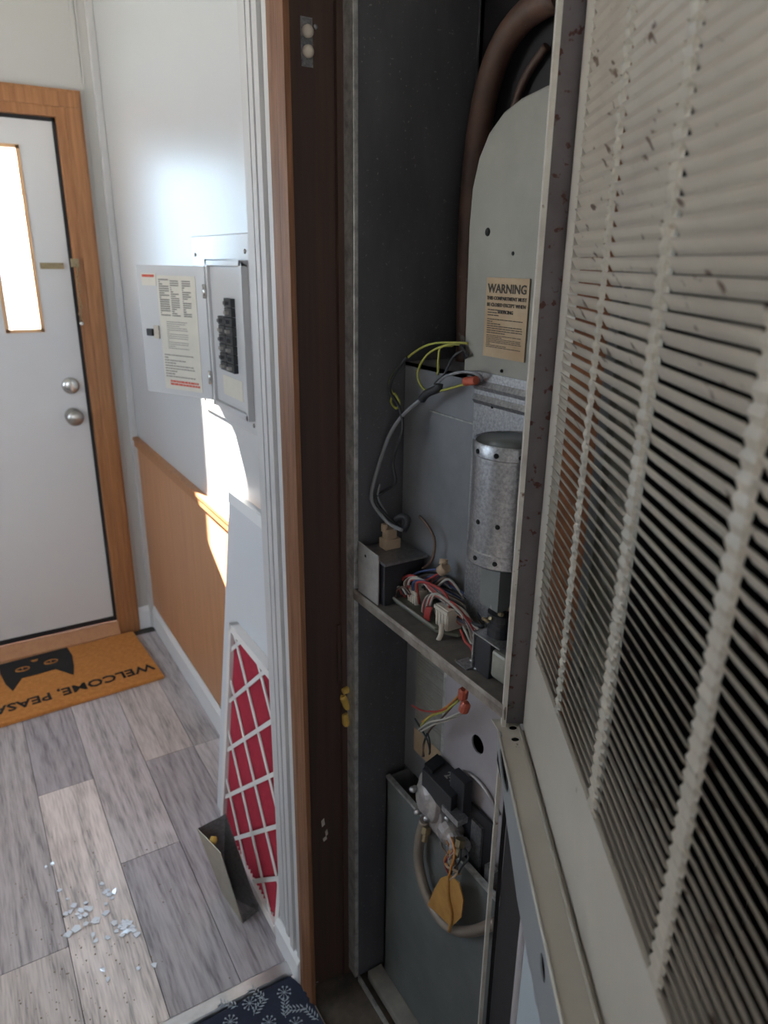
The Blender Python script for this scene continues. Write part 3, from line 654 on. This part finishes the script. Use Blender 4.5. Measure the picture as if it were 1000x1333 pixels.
# beads and galvanised column under the cover
col_ = MB()
col_.prism([(RX-p, 0, z) for p, z in [(-.006, .64), (.001, .64), (.001, .875), (.004, .879), (.001, .884), (.001, .888), (.004, .892), (.001, .897), (.001, .905), (-.006, .905)]], (0, .535, 0))
col_.v = [Vector((p.x, .402 if p.y < .1 else .536, p.z)) for p in col_.v]
col_.build('beaded_column', M['galvs'], fu)
for (u, v) in ((652, 483), (640, 530)):
    q = ax_(u, v, RX-.002); MB().lathe((RX-.001, q.y, q.z), (-1, 0, 0), [(.0016, 0), (.0012, .001), (.0002, .0012)], 8).build('screw', M['hole'], fu)
# canister
cc = Vector((.394, .4435, 0)); r = .033
cn = MB().lathe(cc, (0, 0, 1), [(r*.96, .755), (r+.001, .757), (r+.001, .768), (r, .769), (r, .850), (r+.001, .851), (r+.001, .860), (r, .862), (r*.97, .861), (.001, .861)], 40, False)
cn.sm = [True if i % 1 == 0 and len(f) == 4 else False for i, f in enumerate(cn.f)]
can = cn.build('motor_canister', M['galvs'], fu, label='spangled galvanised canister with flat lid')
can.data.set_sharp_from_angle(angle=math.radians(35))
MB().lathe(cc, (0, 0, 1), [(r*.955, .8612), (.001, .8616)], 32).build('lid', M['box'], can)
for z, rr_ in ((.855, r+.001), (.7625, r+.001), (.795, r)):
    for k in range(5):
        a = math.radians(172+k*34+ (8 if z < .8 else 0)); p = cc+Vector((math.cos(a)*rr_, math.sin(a)*rr_, z))
        MB().lathe(p, (math.cos(a), math.sin(a), 0), [(.0024, -.0005), (.002, .0008), (.0003, .001)], 8).build('rivet_hole', M['hole'], can)
q = ax_(611, 645, GX-.001)
tg = MB().obox(ax_(613, 668, GX-.0012), E1*.012, E3*.042, (-.0005, 0, 0)).build('small_tan_label', M['labelt'], fu)
lines_mb(ax_(613, 668, GX-.0012)+E1*.0025+E3*.002+V(-.0007, 0, 0), E1, E3, .007, .036, 12, .5, seed=4).build('label_print', M['ink'], tg, fix=False)
MB().box((.386, .440, .705), (.405, .466, .757)).build('motor_stem', M['box'], fu)
mp1 = MB().lathe((.400, .449, .634), (0, 0, 1), [(.008, 0), (.008, .030), (.0125, .032), (.013, .050), (.010, .053), (.010, .057), (.0135, .059), (.0135, .065), (.008, .067), (.008, .076)], 20, False)
mp1.build('motor_end', M['bk'], fu)
mp2 = MB()
for i in range(9):
    a = i*.7; mp2.lathe((.398+math.cos(a)*.009, .452+math.sin(a)*.009, .690+.005*(i % 4)), (math.cos(a), math.sin(a), .4), [(.0028, 0), (.003, .002), (.0016, .004), (.0016, .007)], 8)
mp2.build('fitting_cluster', M['brass'], fu)

# control shelf
SZ = .636
sh = MB().box((FX, FY0-.01, SZ-.002), (GX, FY1, SZ)); shelf = sh.build('control_shelf', M['shelfm'], fu)
MB().prism([(FX-.001, FY0-.01, z) if False else (x, FY0-.01, z) for x, z in [(FX, SZ), (FX-.002, SZ+.001), (FX-.003, SZ-.003), (FX-.002, SZ-.013), (FX, SZ-.013)]], (0, FY1-FY0+.01, 0)).build('front_lip', M['lipm'], shelf, bevel=.0005)
# transformer box with its galvanised bracket plate
MB().prism([(FX+.001, .669, SZ-.002), (FX+.001, .669, SZ+.062), (FX+.001, .624, SZ+.060), (FX+.001, .624, SZ-.002)], (.0015, 0, 0)).build('bracket_plate', M['galvl'], fu, label='bare metal bracket plate')
MB().lathe((FX+.001, .652, SZ+.050), (-1, 0, 0), [(.0018, 0), (.0016, .0003)], 10).build('bracket_hole', M['hole'], fu)
MB().box((FX+.006, .618, SZ), (FX+.058, .670, SZ+.050)).build('relay_box', M['bk'], fu, bevel=.001)
MB().box((FX+.004, .614, SZ+.050), (FX+.060, .672, SZ+.053)).build('relay_box_lid', M['galv'], fu)
pg = MB(); p0 = Vector((.405, .655, SZ+.053))
pg.box(p0+V(-.010, -.008, 0), p0+V(.010, .008, .012)); pg.box(p0+V(-.007, -.006, .012), p0+V(.006, .006, .024)); pg.box(p0+V(-.010, -.002, .020), p0+V(-.004, .004, .030))
pg.build('plug_connector', M['tanc'], fu, bevel=.001)
# circuit board
bdz = SZ+.004
MB().prism([(.388, .665, bdz), (.388, .535, bdz), (.402, .515, bdz), (.428, .52, bdz), (.428, .61, bdz)], (0, 0, .003)).build('circuit_board', M['pcb'], fu)
MB().tube([(.388, .662, bdz+.004), (.388, .535, bdz+.004)], .0016, 6, False).build('board_edge_guide', M['plate'], fu)
def conn(u, v, x, w, h, d=.016):
    b = ax_(u, v, x); mb = MB(); mb.box((b.x-.002, b.y-w/2, bdz), (b.x+d, b.y+w/2, bdz+h))
    mb.box((b.x-.004, b.y-w/2-.001, bdz+h-.005), (b.x+d+.001, b.y+w/2+.001, bdz+h-.001))
    for k in range(4): mb.box((b.x-.003, b.y-w/2+w*(k+.2)/4, bdz+.002), (b.x-.002, b.y-w/2+w*(k+.7)/4, bdz+h-.006))
    return mb.build('wire_connector', M['conn'], fu, bevel=.0005)
conn(538, 796, .403, .018, .020); conn(576, 828, .398, .022, .026); conn(509, 784, .392, .006, .014, .006)
MB().tube([ax_(575, 812, .392), ax_(574, 826, .388), ax_(569, 836, .386)], .0028, 6).build('torn_connector_tail', M['conn'], fu)
# transformer near the post
q = Vector((.385, .468, SZ))
ty = [ax_(u_, 850, .383).y for u_ in (618, 638, 652)]
MB().box((.383, ty[1], SZ), (.415, ty[0], SZ+.036)).build('transformer_core', M['bk'], fu, bevel=.0008)
MB().box((.381, ty[0]+.0003, SZ), (.420, ty[0]+.002, SZ+.040)).box((.381, ty[2], SZ+.0385), (.420, ty[0]+.002, SZ+.040)).box((.375, ty[0]+.001, SZ), (.390, ty[0]+.018, SZ+.0015)).build('transformer_bracket', M['galvs'], fu)
MB().box((.384, ty[2]-.006, SZ+.004), (.408, ty[1]-.0004, SZ+.032)).build('transformer_coil', M['plate'], fu, bevel=.003)
for (u, v) in ((615, 861), (621, 871)):
    q = az_(u, v, SZ); MB().lathe((q.x, q.y, SZ), (0, 0, 1), [(.0035, 0), (.003, .002), (.001, .003)], 8).build('shelf_screw', M['alu'], fu)

# wires
def wire(px, m, r=.0013, name='wire', par=None):
    P = [ax_(u, v, x) for u, v, x in px]
    P = [p if p.y < .668 else ay_(q[0], q[1], .668) for p, q in zip(P, px)]
    return MB().tube(P, r, 6, True, 4).build(name, M[m], par or fu)
wire([(523,690,.400),(505,680,.398),(487,658,.396),(484,640,.396),(495,600,.398),(508,565,.40),(525,540,.405),(545,522,.41),(560,508,.415),(572,495,.418)], 'wg', .0022, 'grey_cable')
wire([(520,685,.405),(510,678,.403),(488,652,.402),(500,640,.402),(515,628,.404),(512,600,.404),(524,560,.404),(520,530,.404),(508,510,.404),(512,490,.405),(530,465,.408)], 'wk', .0018)
wire([(515,690,.404),(503,668,.404),(492,648,.404),(495,630,.406)], 'wg', .0012)
wire([(512,513,.406),(507,500,.406),(515,483,.408),(535,462,.41),(560,448,.412),(590,446,.414),(609,447,.42)], 'wy', .0012)
wire([(560,512,.412),(548,502,.412),(544,484,.412),(556,462,.412),(578,450,.415),(600,448,.42)], 'wy', .0012)
wire([(570,488,.416),(571,465,.414),(574,452,.414),(590,450,.42)], 'wy', .0012)
wire([(548,520,.412),(560,512,.41),(585,506,.41),(605,500,.412)], 'wy', .0012)
wire([(512,513,.406),(509,523,.406),(516,532,.406),(520,524,.406),(514,512,.406)], 'wy', .0013)
wire([(566,500,.412),(578,488,.412),(590,465,.414),(605,455,.42)], 'wk', .0013)
wire([(566,503,.412),(580,490,.410),(605,484,.41),(624,488,.414),(628,495,.42)], 'wg', .0014)
wire([(549,520,.409),(556,512,.409),(570,506,.409),(572,500,.409)], 'wk', .0042, 'cable_wrap')
wire([(606,498,.414),(616,496,.416)], 'nutr', .0042, 'red_wire_nut') if False else MB().tube([ax_(606,497,.414), ax_(620,495,.416)], .0042, 10, False).build('red_wire_nut', M['nutr'], fu)
for k in range(5):
    wire([(600+k*2,450+k*3,.418),(606,455+k*3,.43),(612,458+k*3,.45)], 'wk', .0015)
wire([(526,690,.406),(531,678,.406),(525,672,.404),(516,676,.402)], 'wk', .004)
wire([(546,672,.42),(558,686,.42),(566,705,.42),(562,730,.42),(550,740,.42)], 'wn', .0016)
wire([(575,800-60,.415),(560,742,.412),(545,745,.41),(530,752,.405),(522,745,.40)], 'wb', .0013)
wire([(578,742,.415),(562,752,.41),(546,758,.405)], 'wr', .0013)
MB().tube([ax_(574, 744, .414), ax_(581, 738, .416)], .006, 10, False).build('tan_terminal', M['tanc'], fu)
MB().tube([ax_(577, 735, .416), ax_(578, 728, .418)], .0045, 10, False).build('tan_terminal', M['tanc'], fu)
rr = random.Random(5)
cols = ['wr', 'ww', 'wn', 'wr', 'ww', 'wk', 'wb', 'wn', 'wr', 'ww', 'wo']
ends = [(625+rr.uniform(-8, 6), 822+rr.uniform(-8, 8)) for _ in range(16)]
for k in range(9):       # from first connector, up over and right
    u0 = 532+k*1.8; j = rr.uniform(-3, 3); e = ends[k]
    wire([(u0, 786, .405), (u0-6+j, 770-k, .40), (524+k*3, 755+j, .40), (540+k*3, 750+k*1.5, .402), (565+k*2, 772+j, .404), (595, 790+k*2+j, .408), (e[0], e[1], .412)], cols[k % len(cols)], .0016)
for k in range(8):
    u0 = 550+k*1.4; j = rr.uniform(-3, 3); e = ends[k+8]
    wire([(u0, 806-k, .40), (u0+1, 788+j, .398), (u0+10, 776+j, .40), (585+k*2, 783+k*2, .404), (607, 800+k*2+j, .410), (e[0]+3, e[1]+8, .414)], cols[(k*2+1) % len(cols)], .0015)
for k in range(7):
    u0 = 569+k*2.0; j = rr.uniform(-2, 2)
    wire([(u0, 802, .404), (u0-2+k, 793+j, .402), (u0+8, 790-k+j, .403), (605+k, 805+k+j, .408), (615+k*2, 835+k, .412)], ['ww', 'wn', 'ww', 'wk', 'wg', 'ww', 'wr'][k], .0012)
for k in range(10):
    j = rr.uniform(-4, 4)
    wire([(548+k*2, 768+j, .415), (575, 762+k*1.5+j, .42), (605, 775+k*2+j, .424), (625, 800+k*2, .424), (632+k, 822, .42)], ['wk', 'wb', 'wg', 'wk', 'wn', 'ww', 'wb', 'wk', 'wg', 'wn'][k], .0013)
for k in range(12):
    j = rr.uniform(-6, 6)
    wire([(535+k*3, 762+j, .412), (552+k*3, 752+j*.6, .418), (582+k*2, 758+k*1.5+j, .424), (610+k*1.5, 778+k*2, .426), (634+k*.8, 800+k*2, .426)], ['wk', 'wg', 'wn', 'ww', 'wb', 'wk', 'wn', 'wg', 'wr', 'wk', 'wn', 'ww'][k], .0015)
for k in range(5):
    wire([(552+k*1.6, 812-k, .392), (553+k*1.6, 800, .392), (556+k*1.5, 790, .394)], 'wr', .0013)
for k in range(6):
    wire([(500+k*3, 778+k, .39), (506+k*2, 765+k, .392), (516+k*2, 764, .394), (520+k*3, 774, .396)], ['wk', 'wr', 'wk', 'ww', 'wk', 'wn'][k], .0011)
wire([(600, 820, .40), (606, 835, .39), (613, 842, .385), (618, 855, .385)], 'wr', .0014); wire([(603, 815, .40), (610, 830, .39), (614, 838, .385)], 'ww', .0012)

# bay under the shelf
MB().box((GX+.012, .575, .36), (GX+.014, .672, SZ-.004)).build('label_backing_sheet', M['galvp'], fu)
MB().box((GX+.002, .572, .36), (GX+.014, .579, SZ-.004)).build('divider_edge', M['flange'], fu)
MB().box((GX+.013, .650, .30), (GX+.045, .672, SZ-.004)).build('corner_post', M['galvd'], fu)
P0 = ax_(539, 975, GX+.010); P1 = ax_(577, 985, GX+.010); PT = ax_(541, 845, GX+.010)
hgt = PT.z-P0.z; wdt = P0.y-P1.y
npl = MB().obox(P0, E1*wdt, E3*(hgt+.03), (.0008, 0, 0)).build('rating_plate', M['plate'], fu, label='worn rating plate with fine print')
lines_mb(P0+E1*.003+E3*.05+V(-.0003, 0, 0), E1, E3, wdt*.85, hgt-.03, 26, .4, seed=6).build('plate_print', M['inkg'], npl, fix=False)
MB().obox(P0+V(-.0004, 0, 0), E1*wdt, E3*.034, (.0006, 0, 0)).build('tan_label_strip', M['labely'], npl)
# pale panel with round hole
hc = ax_(622, 969, GX+.001)
pn_ = MB().plate((GX+.001, 0, 0), (0, 1, 0), (0, 0, 1), [(.40, .30), (.572, .30), (.572, SZ-.003), (.40, SZ-.003)], [ell(hc.y, hc.z, .0105, .0110, 20)], .002)
pn_.build('holed_panel', M['pink'], fu, label='pale panel with a round hole')
MB().box((GX+.03, .40, .30), (GX+.032, .572, SZ)).build('inner_back_sheet', M['bk'], fu)
# lower burner box, open at its top
LX, LZ = .411, .358
MB().box((LX, .402, .012), (LX+.003, .664, LZ)).build('burner_box_front', M['box'], fu, label='grey green lower box front')
MB().box((LX-.001, .402, LZ-.001), (LX+.005, .664, LZ+.003)).build('burner_box_rim', M['flange'], fu)
MB().box((LX, .660, .012), (LX+.06, .664, LZ)).build('burner_box_side', M['box'], fu)
MB().box((LX+.004, .40, LZ-.035), (.50, .66, LZ-.033)).build('burner_tray', M['dirt'], fu)
MB().box((.455, .402, LZ-.03), (.458, .66, .46)).build('burner_rear_sheet', M['bk'], fu)
# curved collar behind the valve
cl_ = []
for k in range(13):
    a = math.radians(200-k*17); cl_.append((.428, .500+math.cos(a)*-.056, .398+math.sin(a)*.052))
MB().tube([ax_(u, v, .430) for u, v in [(588,1070),(586,1030),(594,1006),(612,1008),(632,1028),(650,1062)]], .0022, 8).build('burner_collar', M['cast'], fu)
MB().box((.427, .470, .335), (.430, .540, .425)).build('burner_shroud', M['bk'], fu)
MB().box((.424, .484, .33), (.428, .502, .41)).box((.420, .455, .33), (.428, .470, .375)).build('burner_bracket', M['galvs'], fu)
# gas valve
gv = MB(); G = ax_(556, 1045, .405)
gv.lathe(G+V(.004, .004, .004), (-1, .25, .1), [(.006, -.012), (.027, -.010), (.030, -.004), (.029, .002), (.020, .006), (.016, .010), (.008, .012), (.001, .012)], 24, False)
gv.box(G+V(.0, -.030, -.030), G+V(.026, .012, .004)); gv.lathe(G+V(.008, -.042, -.018), (-.2, -1, 0), [(.012, -.018), (.015, -.012), (.015, .0), (.010, .004), (.010, .014), (.013, .016), (.013, .022), (.002, .023)], 16, False)
gval = gv.build('gas_valve', M['cast'], fu, bevel=.001, label='cast metal gas valve')
for (a, b, c_) in ((-.01, .018, .010), (-.008, -.010, -.012), (-.008, .010, -.018), (.004, -.034, .002), (.0, -.05, -.03)):
    MB().lathe(G+V(a, b, c_), (-1, 0, .1), [(.004, -.006), (.004, 0), (.003, .002), (.0005, .003)], 8).build('valve_screw', M['alu'], gval)
for k, (u, v) in enumerate(((556, 1076), (600, 1092), (592, 1105))):
    q = ax_(u, v, .402); MB().lathe(q, (-.3, -.2, -1), [(.006, 0), (.006, .008), (.004, .010), (.004, .018)], 6, False).build('pipe_fitting', M['brass'], gval)
# black module on top of the valve
Mo = ax_(549, 1015, .402); e1 = Vector((0, -.058, 0)); e2 = Vector((.030, .006, .004)); e3 = Vector((0, 0, .028))
mod = MB().obox(Mo+V(0, 0, -.012), e1, e2, e3).build('ignition_module', M['bk'], fu, bevel=.001, label='black ignition module')
MB().obox(Mo+V(.004, .001, .016), e1*.28, e2*.7, V(0, 0, .005)).build('module_plug', M['hole'], mod)
text_mb('24V', Mo+e1*.66+e2*.45+V(0, 0, .0165), e1, e2, .013, .0005).build('embossed_mark', M['inkg'], mod)
MB().obox(ax_(584, 1050, .412), V(0, -.026, 0), V(.012, 0, 0), V(0, 0, .050)).build('module_case', M['bk'], fu, bevel=.001)
MB().obox(ax_(575, 1055, .400), V(0, -.030, 0), V(.014, 0, 0), V(0, 0, .008)).build('valve_label_ledge', M['galvs'], gval)
# gas tube and paper tag
MB().tube([ax_(u, v, x) for u, v, x in [(553, 1068, .402), (547, 1090, .400), (545, 1120, .399), (551, 1150, .398), (562, 1178, .398), (577, 1200, .398), (598, 1212, .398), (620, 1211, .398), (648, 1200, .400)]], .0062, 12).build('gas_tube', M['tube'], fu, label='tan curved gas tube')
tp = [(585, 1139), (597, 1150), (603, 1172), (600, 1195), (587, 1207), (572, 1192), (557, 1178), (565, 1158), (574, 1143)]
tmb = MB().prism([ax_(u, v, .3895) for u, v in tp], (.0015, 0, 0)); tgo = tmb.build('paper_tag', M['tagc'], fu, label='ochre paper tag hanging on the gas tube')
MB().tube([ax_(585, 1139, .390), ax_(583, 1165, .3880), ax_(588, 1190, .3878), ax_(585, 1212, .389)], .0022, 6).build('tag_fold', M['tagc'], tgo)
for pts_, m_ in (([(588,1090,.40),(592,1110,.395),(588,1128,.39),(584,1142,.389)], 'wo'), ([(590,1095,.402),(580,1125,.395),(596,1135,.392),(586,1145,.39)], 'tanc'), ([(602,1100,.404),(610,1115,.40),(602,1128,.395),(594,1140,.392)], 'wk')):
    wire(pts_, m_, .0014)
for k in range(7):
    wire([(575+k*4, 1090, .405), (580+k*3+rr.uniform(-4, 4), 1105, .398), (586+rr.uniform(-8, 12), 1122, .395), (590+rr.uniform(-8, 10), 1138, .396)], ['wn', 'wo', 'wg', 'ww', 'wn', 'wr', 'wk'][k], .0012)
# low-voltage wires and red nuts under the shelf
wire([(550,985,.405),(553,965,.408),(560,950,.412),(575,935,.412),(592,915,.41),(604,890,.40),(610,875,.395)], 'wn', .0011)
wire([(560,980,.405),(557,965,.405),(552,955,.405),(546,945,.405),(540,935,.404)], 'wk', .0010)
wire([(552,985,.407),(551,970,.407),(556,955,.407)], 'wk', .0010); wire([(559,982,.407),(560,968,.407),(557,955,.407)], 'wk', .0010)
wire([(548,945,.40),(560,933,.40),(580,925,.40),(597,912,.40)], 'wy', .0013); wire([(550,940,.402),(563,930,.402),(582,920,.402),(600,903,.402)], 'wo', .0012)
wire([(545,950,.398),(560,940,.398),(580,936,.398),(603,926,.398)], 'ww', .0013); wire([(548,952,.400),(565,943,.400),(583,938,.40),(603,928,.40)], 'ww', .0012)
wire([(536,918,.404),(550,925,.402),(570,926,.40),(585,922,.40)], 'wr', .0011)
for (u, v, x, u1, v1) in ((604, 897, .398, 602, 910), (603, 926, .396, 609, 910)):
    a = ax_(u, v, x); b = ax_(u1, v1, x); d = (b-a)
    MB().lathe(a, d, [(.0035, 0), (.0055, .002), (.0055, .010), (.003, .014), (.001, .0145)], 10, False).build('red_wire_nut', M['nutr'], fu)
for (u, v) in ((611, 876), (616, 882), (622, 886)):
    wire([(605, 905, .398), ((u+605)/2+2, 890, .397), (u, v, .392)], 'nutr', .0012)
wire([(622, 880, .385), (630, 905, .385), (645, 920, .383)], 'wk', .0022); wire([(630, 885, .384), (640, 905, .384), (652, 912, .384)], 'wb', .0018)
# base rail
MB().box((FX+.018, .402, 0), (.411, FY1-.004, .016)).build('base_rail', M['dust'], fu, bevel=.001)
MB().box((FX+.004, .402, 0), (FX+.007, FY1, .010)).build('base_lip', M['flange'], fu)
# near post: bright thin edge and rusty channel above the lower door
PZ = .617
MB().obox((.3665, .4015, .0), (.0035, .0055, 0), (.003, -.002, 0), (0, 0, 1.38)).build('near_post_edge', M['postw'], fu, label='pale worn edge of the near post')
MB().obox((.3705, .4045, PZ), (.0165, -.0115, 0), (.003, .004, 0), (0, 0, 1.38-PZ)).build('rusty_channel', M['rusty'], fu, label='rust spotted channel of the near post')
MB().obox((.3745, .3995, 0), (.003, .004, 0), (.003, -.002, 0), (0, 0, .59)).build('near_post_web', M['liner'], fu)
MB().box((.391, .389, .02), (.431, .392, 1.36)).build('rusty_side_strip', M['rustw'], fu, label='rusty brown strip seen through the louvres')

# wire nuts on a ledge between jamb and furnace
for (u, v, u1, v1, tx, c_) in ((446, 900, 456, 896, 'topmost', (.45, .40, .05)), (446, 906, 453, 922, 'middle', None), (449, 929, 451, 944, 'lowest', None)):
    a = ay_(u, v, .693); b = ay_(u1, v1, .693); d = b-a; L = d.length
    o = MB().lathe(a, d, [(.0030, 0), (.0044, L*.15), (.0050, L*.8), (.0036, L), (.001, L*1.02)], 12, False).build('wire_nut', M['nuty'])
    tag(o, f'yellow wire nut, {tx} of three between brown jamb and furnace flange', 'wire nut', 'yellow wire nuts beside the furnace')
MB().box((.358, .697, .50), (.372, .7005, .58)).build('nut_ledge', M['jamb'], trim1)

# ------------------------------------------------------------------ hinged doors on the near side
A0 = Vector((.3729, .376, 0)); dS = Vector((-.5275, -.8495, 0)).normalized(); dM = Vector((-dS.y*-1*-1, dS.x*-1*-1, 0))
dM = Vector((-.8495, .5275, 0)).normalized()
def D(s, w, z): return A0+dS*s+dM*w+Vector((0, 0, z))
def dbox(mb, s0, s1, w0, w1, z0, z1):
    return mb.obox(D(s0, w0, z0), dS*(s1-s0), dM*(w1-w0), (0, 0, z1-z0))
ZL0, NROW, PI_ = .700, 70, .0076
ZL1 = ZL0+NROW*PI_; SE = .50
ud = thing('louvred_door', 'beige enamelled louvred furnace door swung open at the right', 'louvred door', tuple(D(0, 0, .60)))
fr = MB(); dbox(fr, -.020, .003, -.006, 0, .60, ZL1+.05); dbox(fr, .003, SE, -.002, 0, .60, ZL0); dbox(fr, .003, SE, -.002, 0, ZL1, ZL1+.05); dbox(fr, SE-.03, SE, -.006, -.0001, ZL0, ZL1)
fr.build('door_frame', M['beige'], ud, label='flat beige frame round the louvres')
MB().obox(D(-.020, -.006, .60), dS*.002, dM*-.004, (0, 0, ZL1+.05-.60)).build('hinge_return', M['beige'], ud)
cols_ = [(.003, .0795), (.0880, .1715), (.1835, .2780), (.2905, .377), (.391, .470)]
bl = MB(); hz = .0036; dp = .0046; tk = .0009
slats_mesh = {}
for ci, (s0, s1) in enumerate(cols_):
    proto = None
    for i in range(NROW if ci < 4 else 0):
        zc = ZL0+(i+.5)*PI_
        if proto is None:
            mb = MB(); b = ZL0+.5*PI_
            prof = [(0.0004, hz), (-dp*.25, hz*.55), (-dp*.65, -hz*.35), (-dp, -hz)]
            top = [D(s0, w, b+z) for w, z in prof]; n_ = len(prof)
            pts = [D(s0, w+tk, b+z) for w, z in prof]+[D(s0, w, b+z) for w, z in prof[::-1]]
            mb.prism(pts, dS*(s1-s0))
            proto = mb.build('louvre_slat', M['slat'], ud)
        else:
            o = proto.copy(); o.location = proto.location+Vector((0, 0, i*PI_*S)); C.objects.link(o)
# ribs between louvre columns: pressed zigzag strips
for k, (a, b) in enumerate(((.0795, .0880), (.1715, .1835), (.2780, .2905), (.377, .391), (.470, .473))):
    mb = MB(); v = []; f = []
    for i in range(NROW*2+1):
        z = ZL0+i*PI_/2; w = .0014 if i % 2 else .0003
        e = .0012 if i % 2 else 0
        v += [D(a-e, -.001, z), D(a-e+.002, w, z), D((a+b)/2, w*1.25, z), D(b+e-.002, w, z), D(b+e, -.001, z)]
    for i in range(NROW*2):
        for j in range(4): f.append((i*5+j, i*5+j+1, (i+1)*5+j+1, (i+1)*5+j))
    mb.add(v, f); mb.build('louvre_rib', M['ribm'], ud, fix=False)
# grey channel behind the louvres
cb2 = MB(); dbox(cb2, .102, .158, -.012, -.010, ZL0-.02, 1.03); dbox(cb2, .102, .105, -.010, -.006, ZL0-.02, 1.03); dbox(cb2, .155, .158, -.010, -.006, ZL0-.02, 1.03)
cb2.build('stiffening_channel', M['plate'], ud, label='grey stiffening channel behind the louvres')

ld = thing('lower_door', 'beige lower furnace door pan with slotted top lip, below the louvred door', 'furnace door', tuple(D(0, 0, 0)))
PW = .0225; LZ1 = .616
h1 = [(-.002, .0135)]; 
def sm(u, v): q = az_(u, v, LZ1)-A0; return q.dot(dS), q.dot(dM)
holes = []
for (u, v) in ((668, 947), (671, 962)):
    holes.append([sm(u+5.4*math.cos(t), v+3.1*math.sin(t)) for t in [2*math.pi*k/16 for k in range(16)]])
nz = dS.cross(dM).z
tf = MB().plate(D(0, 0, LZ1-.0012 if nz > 0 else LZ1), dS, dM, [(-.030, .002), (SE, .002), (SE, PW), (-.014, PW), (-.030, PW+.004)], holes, .0012)
tf.build('top_flange', M['beige'], ld, label='beige top flange with two round holes')
MB().tube([D(-.018, .0035, LZ1+.001), D(SE, .0035, LZ1+.001)], .0014, 8, False).build('raised_bead', M['ribm'], ld)
dbox(MB(), -.016, SE, .0002, .0018, .30, LZ1-.0014).build('rear_fold', M['beige'], ld)
# front lip with slots; tapers towards the hinge
def sl_(u, v):
    n = dM; r_ = ray(u, v); t = ((A0+dM*PW-CO).dot(n))/(r_.dot(n)); q = CO+r_*t; return (q-A0).dot(dS), q.z
slots = []
for (ua, va, ub, vb, wpx) in ((651.8, 974, 660.5, 1032, 3.6), (704.5, 1240, 708.5, 1280, 2.6), (650.2, 952, 651.4, 959, 1.0)):
    c_, s_ = (ub-ua)/2, (vb-va)/2; L_ = math.hypot(c_, s_)
    slots.append([sl_((ua+ub)/2+c_*math.cos(t)-s_/L_*wpx*math.sin(t), (va+vb)/2+s_*math.cos(t)+c_/L_*wpx*math.sin(t)) for t in [2*math.pi*k/20 for k in range(20)]])
lp = MB().plate(D(0, PW, 0), dS, (0, 0, 1), [(-.016, LZ1), (-.016, .600), (.030, .585), (.113, .562), (SE, .560), (SE, LZ1)], slots, -.0012)
lp.build('slotted_lip', M['blue'], ld, label='slotted lip facing the hall with bluish light in its colour')
MB().tube([D(-.014, PW, LZ1), D(SE, PW, LZ1)], .0012, 8, False).build('lip_edge', M['postw'], ld)
dbox(MB(), -.026, .012, .0022, PW-.003, .575, .6135).build('hole_shade_block', M['hole'], ld)  # black block added under the flange so its holes read dark
dbox(MB(), .0125, SE-.002, PW-.006, PW-.005, .565, .613).build('slot_shade_strip', M['hole'], ld)  # black strip added behind the lip to shade its slots
dbox(MB(), -.016, .098, .006, .008, .02, .560).build('insulation_strip', M['liner'], ld, label='dark strip along the hinge side')
mb = MB(); mb.tube([D(.102, .012, .02), D(.104, .012, .565)], .0045, 14, False); mb.build('rolled_side_edge', M['pink'], ld)
dbox(MB(), .100, SE, .011, .0125, .02, .600).build('inner_sheet', M['bluep'], ld, label='pale inner sheet with bluish hall light in its colour')
mb = MB(); mb.obox(D(.110, .0126, .530), dS*(SE-.11), dM*.0008, (0, 0, .034)); mb.build('crinkled_foil_tape', M['foil'], ld)
mb = MB(); rr = random.Random(9); pts = [D(.112+i*.012, .0142, .528+rr.uniform(-.0022, .0022)) for i in range(30)]; mb.tube(pts, .0013, 6); 
pts = [D(.114+i*.012, .0142, .538+rr.uniform(-.003, .003)) for i in range(30)]; mb.tube(pts, .0009, 6); mb.build('tape_crease', M['foil'], ld)
dbox(MB(), -.016, SE, 0, PW, .02, .024).build('bottom_flange', M['beige'], ld)
